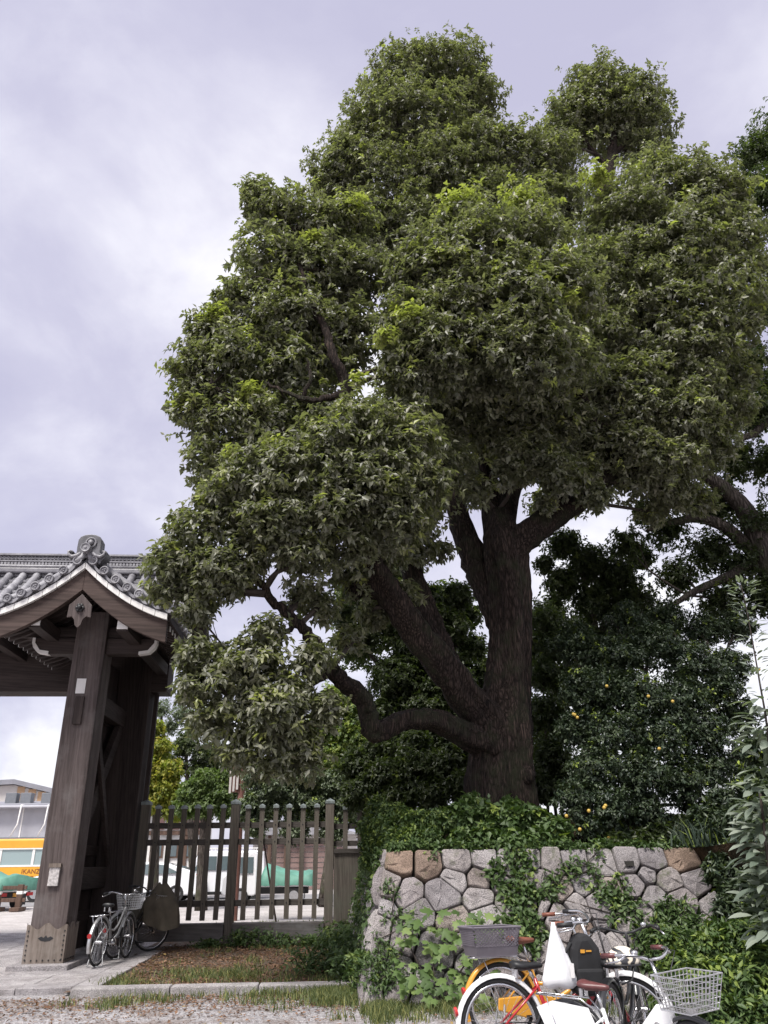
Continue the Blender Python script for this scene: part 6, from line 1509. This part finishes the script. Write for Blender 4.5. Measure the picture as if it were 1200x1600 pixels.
obj('wall', MB().prism([(xl-6,G0),(xb+6,G0),(xb+6,zb2-1.6),(xa,za-0.3),(xl-6,zl-0.6)], YW, YW+14), M['cream'], wh_, fixn=True)
obj('roof', MB().prism([(xl-6.4,zl-0.6),(xa,za-0.25),(xb+6.4,zb2-1.6),(xb+6.4,zb2-1.2),(xa,za+0.15),(xl-6.4,zl-0.2)], YW-0.5, YW+14.4), M['metal_roof'], wh_, fixn=True)
for a, b_, t0, t1 in ((28,40,1227,1254),(45,57,1231,1254),(60,72,1235,1254),(76,90,1239,1254)):
    x_0, z_1 = bd(a, t0+2, YW-0.05); x_1, _ = bd(b_, t0, YW-0.05); z_0 = bd(a, t1, YW)[1]
    obj('wall_panel', MB().box(x_0, x_1, YW-0.06, YW-0.002, z_0, z_1), M['tan_panel'], wh_)
# tiled-roof house seen between the pickets
YH = 43.0
hx0, hz1 = bd(228, 1256, YH); hx1, _ = bd(331, 1256, YH); ze = bd(280, 1270, YH-1.2)[1]
hs = thing('tiled_house', 'low white walled house with grey tiled roof beyond the fence', 'house', ((hx0+hx1)/2, YH, G0), world=True)
hx0 -= 1.5
obj('wall', MB().box(hx0+0.3, hx1-0.2, YH-0.8, YH+2.2, G0, ze-0.05), M['white'], hs)
n = 8
lo = [(YH+0.7-2.0*i/n, hz1-(hz1-ze)*(1.2*i/n-0.2*(i/n)**2)) for i in range(n+1)]
obj('roof', MB().prism(lo+[(a, b+0.14) for a, b in lo][::-1], hx0-0.2, hx1+0.25, 'yz').prism([(YH+0.7,hz1),(YH+2.7,ze),(YH+2.7,ze+0.14),(YH+0.7,hz1+0.14)], hx0-0.2, hx1+0.25, 'yz'), M['tile'], hs, fixn=True)
obj('ridge_tile', MB().tube([(hx0-0.3,YH+0.7,hz1+0.22),(hx1+0.35,YH+0.7,hz1+0.22)], 0.13, 8).box(hx0-0.2,hx1+0.25,YH+0.58,YH+0.82,hz1,hz1+0.2), M['tile'], hs)
xx = hx0
while xx < hx1+0.2:
    obj('tile_row', MB().tube([(xx, a, b+0.17) for a, b in lo], 0.05, 6, False), M['tile'], hs, smooth=True); xx += 0.3
M['pink_panel'] = plain('pink_panel', (0.42,0.25,0.23), 0.8, var=0.1)
for a in (248, 272, 296, 316):
    x_0, z_1 = bd(a-8, 1278, YH-0.85); x_1, z_0 = bd(a+8, 1296, YH-0.85)
    obj('shutter', MB().box(x_0, x_1, YH-0.86, YH-0.79, z_0, z_1), M['pink_panel'], hs)
    x_0, z_1 = bd(a-4, 1318, YH-0.85); x_1, z_0 = bd(a+3, 1338, YH-0.85)
    wq = obj('window', MB().box(x_0-0.08, x_1+0.08, YH-0.86, YH-0.80, z_0-0.08, z_1+0.08), M['trestle'], hs); obj('pane', MB().box(x_0, x_1, YH-0.875, YH-0.861, z_0, z_1), M['car_glass'], wq)
for a in (236, 262, 288, 314):
    x_0, _ = bd(a, 1340, YH-0.85); obj('timber', MB().box(x_0-0.09, x_0+0.09, YH-0.9, YH-0.79, G0, ze-0.06), M['trestle'], hs)
obj('timber', MB().box(hx0+0.3, hx1-0.2, YH-0.93, YH-0.795, bd(280,1302,YH)[1]-0.1, bd(280,1302,YH)[1]+0.1), M['trestle'], hs)
# garage with slatted shutter
YG = 46.5
gx0, gz1 = bd(404, 1316, YG); gx1, gz0 = bd(540, 1388, YG)
gr = thing('garage', 'garage with reddish brown slatted shutter behind the truck', 'garage', ((gx0+gx1)/2, YG, G0), world=True)
obj('wall', MB().box(gx0-0.3, gx1+0.6, YG+0.05, YG+5, G0, gz1+0.35), M['cream'], gr)
obj('roof', MB().prism([(gx0-0.8,gz1+0.35),(gx1+1.0,gz1+0.35),(gx0+2.2,gz1+1.1),(gx0+0.6,gz1+1.1)], YG-0.5, YG+5.4), M['tile'], gr, fixn=True)
M['slat'] = plain('brown_slat', (0.25,0.17,0.155), 0.7, var=0.08, scale=2)
k = 9; zs = (gz1-G0)/k
for i in range(k): obj('slat', MB().box(gx0, gx1, YG-0.02, YG+0.048, G0+zs*i+0.03, G0+zs*(i+1)-0.02), M['slat'], gr)
for a in (420, 446, 470): x_0, _ = bd(a, 1350, YG-0.1); obj('column', MB().box(x_0-0.09, x_0+0.09, YG-0.28, YG-0.1, G0, gz1+0.34), M['trestle'], gr)
# red post with a notice box
M['red_wood'] = plain('red_brown_wood', (0.17,0.075,0.058), 0.7, var=0.2, scale=5)
rp = atY(371, 1340, 24.0); rz1 = atY(371, 1195, 24.0)[2]
ps = thing('sign_post', 'red brown wooden post with slatted notice box beyond the fence', 'sign post', (rp[0], 24.0, -0.02))
obj('pole', MB().cyl((0,0,0), (0,0,rz1), 0.10, 12), M['red_wood'], ps, smooth=False)
obj('cross_arm', MB().box(-0.32,0.22,-0.06,0.06,rz1-0.62,rz1-0.48), M['red_wood'], ps, bevel=0.01)
bxn = obj('notice_box', MB().box(-0.36,-0.06,-0.12,-0.02,rz1-0.75,rz1+0.12), M['red_wood'], ps, bevel=0.01)
for i in range(3): obj('slat', MB().box(-0.35+0.1*i,-0.29+0.1*i,-0.15,-0.121,rz1-0.78+0.05*i,rz1+0.15), M['cream'], bxn)
obj('cap_board', MB().box(0.05,0.24,-0.10,0.02,rz1-0.5,rz1+0.05), M['red_wood'], ps, bevel=0.01)
